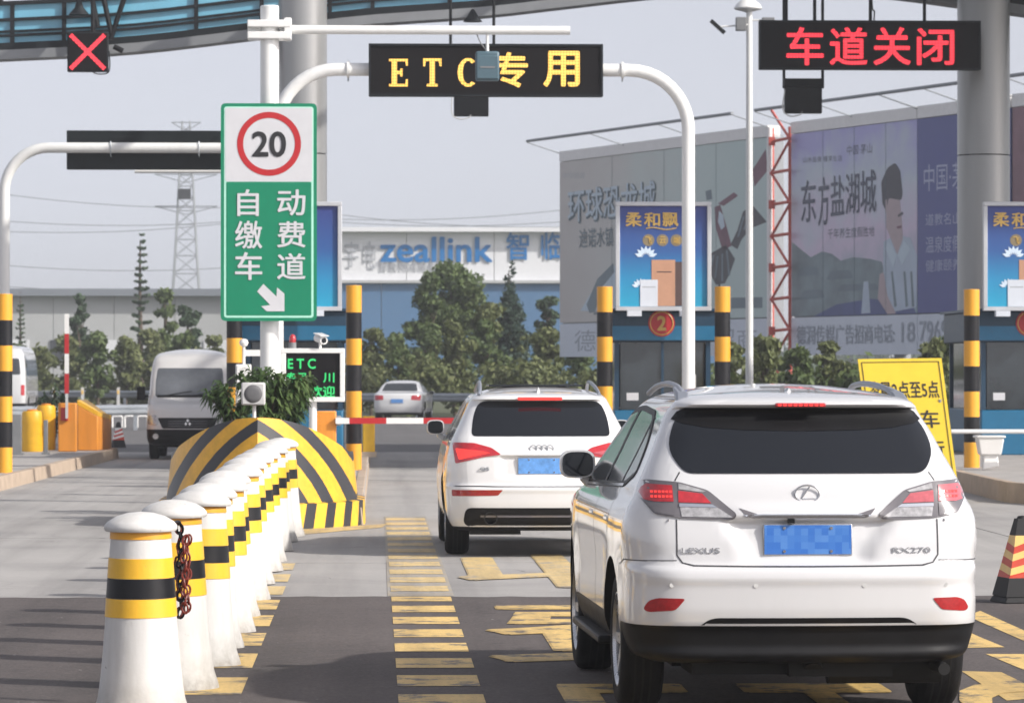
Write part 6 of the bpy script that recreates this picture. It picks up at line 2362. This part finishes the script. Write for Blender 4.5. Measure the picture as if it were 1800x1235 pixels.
bb_poly(b2, [(1553, 425), (1575, 412), (1600, 418), (1612, 450), (1610, 540), (1570, 548), (1552, 500)], .007, 'print_shirt', 'print_figure')
bb_poly(b2, [(1558, 340), (1580, 338), (1584, 380), (1587, 420), (1577, 447), (1568, 425), (1558, 400)], .009, 'print_skin', 'print_figure')
bb_poly(b2, rp([(1551, 358), (1549, 320), (1560, 295), (1573, 286), (1582, 300), (1586, 340), (1584, 352), (1562, 348), (1558, 372)], 4), .011, 'print_hair', 'print_figure')
bb_poly(b2, [(1546, 482), (1553, 478), (1560, 520), (1575, 551), (1560, 552), (1543, 525)], .009, 'print_skin', 'print_figure')
bb_poly(b2, [(1518, 495), (1526, 494), (1530, 550), (1514, 551)], .007, 'print_shirt', 'print_figure')
bb_poly(b2, [(1556, 352), (1559, 350), (1560, 372), (1556, 374)], .012, 'print_skin', 'print_figure')
bb_poly(b2, [(1578, 378), (1586, 372), (1587, 376), (1579, 382)], .012, 'print_hair', 'print_figure')
bb_poly(b2, [(1576, 398), (1585, 396), (1584, 401), (1577, 402)], .012, 'print_maroon', 'print_figure')
bb_poly(b2, [(1562, 424), (1577, 449), (1570, 470), (1556, 436)], .012, 'print_pale', 'print_figure')
bb_poly(b2, [(1590, 422), (1578, 448), (1586, 466), (1600, 436)], .012, 'print_pale', 'print_figure')
for x0, x1 in ((1566, 1572), (1588, 1592), (1600, 1603)):
    bb_poly(b2, [(x0, 478), (x0 + 3, 476), (x1 + 4, 538), (x1, 540)], .012, 'print_slate', 'print_figure')
for x0, x1, y0, y1 in ((1400, 1440, 470, 486), (1452, 1500, 476, 492), (1470, 1546, 500, 512), (1404, 1450, 510, 526)):
    bb_poly(b2, rp([(x0, y1), (x0 + 8, y0), (x1 - 6, y0 - 2), (x1, y1 - 3)], 4), .005, 'print_slate', 'print_figure')
for b_, x0, x1 in ((b1, 984, 1350), (b2, 1391, 1612)):
    for k in range(1, 4):
        xx = x0 + (x1 - x0) * k / 4
        p, q = BP(xx, 600, .013), BP(xx, 600, .013)
        part('print_seam', MB().cyl((p.x, p.y, 3.69), (q.x, q.y, 10.0), .006, n=4), 'print_slate', b_)
b3 = billboard('navy billboard strip with pale characters touching the thick column', 1613, 1776, 10.0, 3.69, 'print_navy')
bb_text(b3, '中国·茅山', 1624, 1716, 290, 337, 8, .004, 'print_text', .0)
for k, (y0, y1) in enumerate(((376, 397), (416, 445), (457, 478))):
    bb_text(b3, ('道教名山养生', '温泉度假胜地', '健康颐养小镇')[k], 1627, 1720, y0, y1, 5, .004, 'print_text', 0)
bb_text(b2, '德润传媒广告招商电话:', 1400, 1572, 572, 606, 3, .004, 'print_striptext', .012)
bb_text(b2, '18', 1584, 1608, 566, 602, 1, .004, 'print_striptext', .012)
bb_text(b3, '79692000', 1616, 1716, 564, 600, 4, .004, 'print_striptext', .012)
b4 = billboard('rose coloured billboard glimpsed right of the thick column', 1780, 1900, 10.0, 3.69, 'print_rose')

# red and white lattice pillar between the boards
tw = thing('lattice_pillar', 'red and white lattice pillar between the two billboards', 'pillar', (BP(1370, 600).x, BP(1370, 600).y, 0))


def tw_pt(px, z, off=.25):
    p = BP(px, 600, off)
    return Vector((p.x, p.y, z))


for px, r_, m, off in ((1353, .10, 'truss_white', .25), (1358, .06, 'truss_red', .0), (1389, .07, 'truss_red', -.2)):
    part('chord', MB().cyl(tw_pt(px, 0, off), tw_pt(px, 10.3, off), r_, n=10), m, tw)
z = 1.0
k = 0
while z < 9.9:
    part('cross_bar', MB().cyl(tw_pt(1355, z), tw_pt(1389, z + .05), .055, n=6), 'truss_red', tw)
    part('diagonal', MB().cyl(tw_pt(1356, z if k % 2 else z + 1.1), tw_pt(1389, z + 1.1 if k % 2 else z), .05, n=6), 'truss_red', tw)
    if k % 2 == 0:
        part('gusset', MB().box(tw_pt(1357, z, .3), (.22, .1, .3)), 'truss_red', tw)
    z += 1.1
    k += 1

# ------------------------------------------------------------------ far sheds
def shed(label, px0, px1, ytop, Y, wall, roof, roof_h, panel_w, base_band=None, cat='building'):
    a, b = W(px0, 650, Y), W(px1, 650, Y)
    zt = W(px0, ytop, Y).z
    t = thing('industrial_shed', label, cat, ((a.x + b.x) / 2, Y, 0))
    n = max(1, int((b.x - a.x) / panel_w))
    for k in range(n):
        x0, x1 = a.x + (b.x - a.x) * k / n, a.x + (b.x - a.x) * (k + 1) / n
        part('wall_panel', MB().box(((x0 + x1) / 2, Y + 4, (zt - .3) / 2), (x1 - x0 - .04, 8, zt + .3 - .6)), wall, t)
    part('wall_core', MB().box(((a.x + b.x) / 2, Y + 6, (zt - .6) / 2), (b.x - a.x - .2, 8, zt - .6)), 'lattice_steel', t)
    part('roof', MB().box(((a.x + b.x) / 2, Y + 6, zt - .3 + roof_h / 2), (b.x - a.x + .6, 14, roof_h)), roof, t)
    return t, a, b, zt


s1, a, b, zt = shed('long grey shed on the horizon behind the left trees', -120, 520, 513, 300, 'shed_grey', 'shed_roof', .55, 4.5)
for k, px in enumerate((30, 110, 190, 318, 380)):
    q = W(px, 600, 299.9)
    part('window', MB().box((q.x, 299.95, 3.4), (1.9, .1, 1.5)), 'glass_grey' if k % 2 else 'shed_white', s1)
s2, a, b, zt = shed('white and blue factory with big blue lettering behind the trees', 560, 1330, 400, 270, 'shed_white', 'shed_white', .3, 6.0)
z0, z1 = W(700, 560, 269.8).z, W(700, 498, 269.8).z
n = 7
for k in range(n):
    x0, x1 = a.x + (b.x - a.x) * k / n, a.x + (b.x - a.x) * (k + 1) / n
    part('blue_panel', MB().box(((x0 + x1) / 2, 269.9, z1 / 2), (x1 - x0 - .05, .16, z1)), 'shed_blue', s2)
part('ledge', MB().box(((a.x + b.x) / 2, 269.7, z1 + .12), (b.x - a.x, .6, .2)), 'shed_grey', s2)
Yf = 269.9
for t_, x0, x1, y0, y1, m, bo in (('zeallink', 668, 866, 416, 461, 'letter_blue', .02), ('智', 890, 930, 409, 457, 'letter_blue', .015), ('临', 951, 989, 407, 456, 'letter_blue', .015),
                                  ('宇', 606, 630, 424, 470, 'letter_grey', .0), ('电', 641, 662, 424, 472, 'letter_grey', .0), ('智慧物流装备', 668, 770, 459, 476, 'letter_grey', 0)):
    txt_px(t_, x0, x1, y0, y1, Yf, m, s2, bo, .03)


# ------------------------------------------------------------------ pylon and wires
Yy = 420.0
pc = W(327, 650, Yy)
py = thing('power_pylon', 'tall lattice power pylon fading in the haze', 'pylon', (pc.x, Yy, 0))
ztop = W(320, 213, Yy).z


def half_w(z):
    return 2.6 * (1 - z / ztop) + .55 if z < ztop * .75 else .65 - .3 * (z - ztop * .75) / (ztop * .25) + .55


half_w = pchip([0, ztop * .45, ztop * .78, ztop], [2.3, 1.25, .75, .4])
for sx in (-1, 1):
    for sy in (-1, 1):
        pts = [(pc.x + sx * half_w(ztop * k / 8), Yy + sy * half_w(ztop * k / 8), ztop * k / 8) for k in range(9)]
        part('leg', MB().tube(pts, .085, 5), 'pylon_steel', py)
z = 1.5
k = 0
while z < ztop - 1:
    dz_ = half_w(z) * 1.5
    z2 = min(z + dz_, ztop)
    for sy in (-1, 1):
        for s in (-1, 1):
            part('brace', MB().cyl((pc.x - s * half_w(z), Yy + sy * half_w(z), z), (pc.x + s * half_w(z2), Yy + sy * half_w(z2), z2), .045, n=4), 'pylon_steel', py)
        part('brace', MB().cyl((pc.x - half_w(z), Yy + sy * half_w(z), z), (pc.x + half_w(z), Yy + sy * half_w(z), z), .045, n=4), 'pylon_steel', py)
    z = z2
for zf in (.995, .80, .68):
    for s in (-1, 1):
        e_ = (pc.x + s * (1.6 if zf > .9 else 3.4), Yy, ztop * zf)
        part('cross_arm', MB().cyl((pc.x, Yy, ztop * zf), e_, .06, n=5).cyl((pc.x, Yy, ztop * zf - .9), e_, .05, n=5), 'pylon_steel', py)
part('service_platform', MB().box((pc.x - .1, Yy - 1.2, W(322, 342, Yy).z), (1.3, 1.0, 1.1)), 'dark_steel', py)
for i, (yl, yr, Y, lab) in enumerate(((330, 398, 420, 'highest faint power line crossing the sky from the pylon'), (382, 384, 420, 'faint power line crossing the sky at mid height'), (404, 360, 430, 'faint power line crossing behind the green sign'),
                                      (459, 470, 410, 'faint low power line above the grey shed'), (496, 505, 415, 'lowest faint power line just above the shed roof'))):
    pts = []
    for k in range(25):
        u = k / 24
        px = -80 + 1150 * u
        yy = yl + (yr - yl) * u + 14 * math.sin(math.pi * ((u * 2) % 1.0))
        pts.append(W(px, yy, Y))
    o = part('power_line', MB().tube(pts, .05, 4), 'wire')
    tag(o, lab, 'cable', 'power lines')


# ------------------------------------------------------------------ guard rails behind the plaza
def guard_rail(label, p0, p1, h, group='guard rails', post_gap=4.0, post_m='galvanised'):
    p0, p1 = Vector(p0), Vector(p1)
    t = thing('guard_rail', label, 'guard rail', p0, group=group)
    d = (p1 - p0).normalized()
    nn = Vector((d.y, -d.x, 0))
    if nn.y > 0:
        nn = -nn
    prof_ = [(0, -.16), (.04, -.13), (.08, -.09), (.08, -.06), (0.01, -.015), (.01, .015), (.08, .06), (.08, .09), (.04, .13), (0, .16)]
    L = (p1 - p0).length
    n = max(1, int(L / 8))
    for k in range(n):
        q0, q1 = p0 + d * (L * k / n), p0 + d * (L * (k + 1) / n)
        pts = [q + nn * a_ + Vector((0, 0, h - .16 + b_)) for q in (q0, q1) for a_, b_ in prof_]
        m_ = len(prof_)
        part('rail', MB().add(pts, [(i, i + 1, m_ + i + 1, m_ + i) for i in range(m_ - 1)]), 'galvanised', t)
    k = 0
    while k * post_gap < L:
        q = p0 + d * k * post_gap - nn * .06
        part('post', MB().box((q.x, q.y, h / 2), (.12, .1, h)), post_m, t)
        k += 1
    return t


g0 = W(-30, 700, 178)
g1 = W(560, 700, 168)
guard_rail('far guard rail behind the orange cabinet, nearer the trees', (g0.x, 178, 0), (g1.x, 168, 0), .92)
g0, g1 = W(-30, 720, 112), W(420, 720, 124)
guard_rail('nearer guard rail just behind the orange wall and van', (g0.x, 112, 0), (g1.x, 124, 0), .78)
g0, g1 = W(560, 720, 150), W(1400, 720, 144)
guard_rail('guard rail behind the white saloon, left of the second car', (g0.x, 150, 0), (g1.x, 144, 0), .95)
hoop = None
for k, px in enumerate((206, 228, 250, 184, 162)):
    g = G(px, 751)
    if hoop is None:
        hoop = thing('hoop_barrier', '', 'barrier', (g.x, g.y, 0), group='white hoops on the far road')
        part('hoop', MB().tube(bend((-.16, 0, 0), (-.16, 0, .36), (0, 0, .36), .06, 5)[:-1] + bend((0, 0, .36), (.16, 0, .36), (.16, 0, 0), .06, 5)[1:], .035, 8), 'white_paint', hoop, world=False)
        o = hoop
    else:
        o = copy_tree(hoop)
        o.location = (g.x, g.y, 0)
    o['label'] = 'white hoop barrier on the far road, %s from the van' % ['third', 'second', 'nearest', 'fourth', 'fifth'][k]
for k, px in enumerate((145, 208, 95)):
    p = W(px, 690, 165)
    t = thing('marker_post', ['pale marker post at the far guard rail, above the orange cabinet', 'pale marker post at the far guard rail, next to the van mirror', 'pale marker post at the far rail, above the yellow barrels'][k], 'post', (p.x, 165, 0), group='marker posts')
    part('shaft', MB().box((p.x, 165, .55), (.12, .08, 1.1)), 'light_plastic', t)
    part('reflector', MB().box((p.x, 164.95, .9), (.09, .02, .16)), 'cone_yellow', t)


# ------------------------------------------------------------------ trees
def tree(name, label, px, Y, top_y, width_px, shape, m, n, seed, leaf=.16, group='trees behind the plaza', base=0.0):
    q = W(px, 650, Y)
    ztop_ = W(px, top_y, Y).z
    wdt = width_px / F_PX * Y
    rnd = random.Random(seed)
    t = thing(name, label, 'tree', (q.x, Y, base), group=group)
    th = ztop_ - base
    tr = MB()
    lean = rnd.uniform(-.03, .03) * th
    tp = catmull([(q.x, Y, base - .05), (q.x + lean * .4, Y, base + th * .3), (q.x + lean, Y + .1, base + th * .62), (q.x + lean * .8, Y, base + th * .93)], 5)
    r0 = max(.06, th * .022)
    tr.tube(tp, [r0 * (1 - .88 * i / (len(tp) - 1)) for i in range(len(tp))], 8)
    cl = []
    if shape == 'round':
        k = 34
        for i in range(k):
            f = rnd.uniform(.22, .95)
            an = rnd.uniform(0, 6.28)
            rad = wdt * .5 * math.sin(math.pi * min(.97, f * .98)) ** .7 * rnd.uniform(.1, .85)
            c = Vector((q.x + lean * f + math.cos(an) * rad, Y + math.sin(an) * rad, base + th * f))
            r_ = wdt * rnd.uniform(.09, .2)
            cl.append((c, r_, .8))
            if i % 2:
                continue
            s = tp[min(len(tp) - 1, int(len(tp) * f * .75))]
            tr.tube(catmull([s, s.lerp(c, .5) + Vector((0, 0, .15)), c], 4), [r0 * .42, r0 * .36, r0 * .3, r0 * .25, r0 * .22, r0 * .18, r0 * .14, r0 * .1, r0 * .06], 5)
        cl.append((Vector((q.x + lean, Y, base + th * .9)), wdt * .16, .8))
    elif shape == 'cone':
        for i in range(26):
            f = .10 + .88 * (i / 25)
            rr = wdt * .5 * (1 - f) ** .8 + .06
            for j in range(3 if f < .8 else 1):
                an = rnd.uniform(0, 6.28)
                c = Vector((q.x + math.cos(an) * rr * .5, Y + math.sin(an) * rr * .5, base + th * f))
                cl.append((c, rr * .55 + .05, .9))
    elif shape == 'sparse':          # narrow conifer with open whorls of branches
        for i in range(22):
            f = .16 + .80 * i / 21
            rr = wdt * .5 * (1 - f) ** .75 + .04
            for j in range(4):
                an = rnd.uniform(0, 6.28)
                e_ = Vector((q.x + math.cos(an) * rr, Y + math.sin(an) * rr, base + th * f + rr * .12))
                s = Vector((q.x, Y, base + th * f - .05))
                tr.cyl(s, e_, .02, .008, n=4)
                for g_ in (.45, .75, 1.0):
                    cl.append((s.lerp(e_, g_), rr * .17 + .03, .6))
    mbf = MB()
    leafy(mbf, cl, n, leaf, seed + 100, .2)
    part('trunk', tr, 'bark', t)
    part('crown', mbf, m, t, fix=False)
    return t


tree('broadleaf_tree', 'big bushy green tree in front of the blue lettering', 800, 172, 452, 165, 'round', 'leaf_green', 13000, 1, .115)
tree('broadleaf_tree', 'lower tree at the left flank of the big bushy tree', 752, 168, 478, 90, 'round', 'leaf_green', 5000, 2, .12)
tree('broadleaf_tree', 'olive tinted tree at the foot of the dark pointed tree', 866, 165, 532, 90, 'round', 'leaf_olive', 5500, 3, .12)
tree('conifer_tree', 'dark pointed conifer beside the big bushy tree', 898, 168, 456, 98, 'cone', 'leaf_conifer', 11000, 4, .10)
tree('broadleaf_tree', 'tree half hidden by the edge of the grey-green billboard', 962, 178, 508, 62, 'round', 'leaf_dark', 3800, 6, .12)
tree('conifer_tree', 'tall thin see-through conifer left of the pylon', 249, 200, 400, 46, 'sparse', 'leaf_dark', 3800, 7, .10)
tree('broadleaf_tree', 'small dark tree in front of the grey shed near the raised arm', 143, 190, 508, 52, 'round', 'leaf_dark', 3400, 8, .11)
tree('broadleaf_tree', 'round tree below the pylon, next to the thin conifer', 290, 185, 504, 68, 'round', 'leaf_green', 4200, 9, .12)
tree('broadleaf_tree', 'round dark tree touching the left edge of the green sign', 330, 182, 530, 60, 'round', 'leaf_dark', 3600, 10, .12)
tree('broadleaf_tree', 'thin bare-looking sapling by the left picture edge', 36, 192, 505, 26, 'sparse', 'leaf_dark', 500, 11, .10)
rowx = [(20, 600), (66, 612), (118, 590), (172, 585), (222, 590), (268, 580), (318, 584), (372, 585), (425, 590)]
lbs = ['behind the minibus', 'above the yellow barrels', 'behind the raised barrier arm', 'above the orange end wall', 'above the small cone', 'just left of the van roof', 'above the van roof', 'right behind the van', 'behind the white cabinet']
for i, (px, ty) in enumerate(rowx):
    tree('hedge_tree', 'low bushy tree in the row, ' + lbs[i], px, 172 + 5 * (i % 3), ty, 74, 'round', ('leaf_green', 'leaf_olive', 'leaf_olive')[i % 3], 3200, 30 + i, .13)
rowx = [(652, 572), (700, 585), (748, 575), (800, 560), (856, 562), (912, 572), (965, 575), (1020, 596), (1290, 600), (1345, 588), (1400, 606), (1460, 600), (1650, 590), (1676, 585)]
lbs = ['beside the orange post at the lane', 'above the white saloon', 'right of the white saloon', 'under the big bushy tree', 'under the dark conifer', 'left above the second car', 'above the roof of the second car', 'left of the middle booth',
       'beside the post right of the middle booth', 'under the lattice pillar', 'above the roof of the big car', 'under the phone number strip', 'beyond the yellow board', 'between yellow board and thick column']
for i, (px, ty) in enumerate(rowx):
    Yt_ = 160 + 4 * (i % 3) if px < 1200 else 112 + 3 * (i % 3)
    tree('hedge_tree', 'low bushy tree in the row, ' + lbs[i], px, Yt_, ty, 78, 'round', ('leaf_olive', 'leaf_green', 'leaf_olive')[i % 3], 3200, 60 + i, .12)


def hedge(name, px0, px1, Y, h, n, seed, m):
    a, b = W(px0, 650, Y), W(px1, 650, Y)
    rnd = random.Random(seed)
    cl = []
    k = int((b.x - a.x) / .7)
    for i in range(k):
        cl.append((Vector((a.x + (b.x - a.x) * i / k, Y + rnd.uniform(-.5, .5), h * rnd.uniform(.3, .7))), h * rnd.uniform(.35, .55), .9))
    mb = MB()
    leafy(mb, cl, n, .13, seed)
    tag(part(name, mb, m, fix=False), 'low clipped greenery along the far guard rail', 'hedge', kind='stuff')


hedge('undergrowth', -60, 620, 183, 1.5, 9000, 3, 'leaf_olive')
hedge('undergrowth', 560, 1420, 157, 2.2, 12000, 5, 'leaf_olive')
hedge('undergrowth', 1250, 1800, 118, 2.0, 8000, 8, 'leaf_green')
# distant wooded line closing the horizon
rnd = random.Random(77)
mb = MB()
cl = []
for i in range(150):
    px = -250 + 2300 * i / 149
    c = W(px, 650, 520 + rnd.uniform(-30, 30))
    cl.append((Vector((c.x, c.y, rnd.uniform(1, 4))), rnd.uniform(3, 6.5), .9))
leafy(mb, cl, 26000, .55, 78)
tag(part('treeline', mb, 'leaf_dark', fix=False), 'far-off line of woods on the horizon', 'trees', kind='stuff')

# ------------------------------------------------------------------ hazy air
mv = bpy.data.materials.new('haze')
mv.use_nodes = True
mv.node_tree.nodes.clear()
out = mv.node_tree.nodes.new('ShaderNodeOutputMaterial')
pv = mv.node_tree.nodes.new('ShaderNodeVolumePrincipled')
pv.inputs['Color'].default_value = (.92, .94, .97, 1)
pv.inputs['Density'].default_value = HAZE
pv.inputs['Anisotropy'].default_value = .3
mv.node_tree.links.new(pv.outputs[0], out.inputs['Volume'])
MATS['haze'] = mv
if HAZE > 0:
    tag(part('haze', MB().box((0, 700, 17), (2420, 1640, 36.2)), 'haze'), 'pale hazy air', 'haze', kind='stuff')
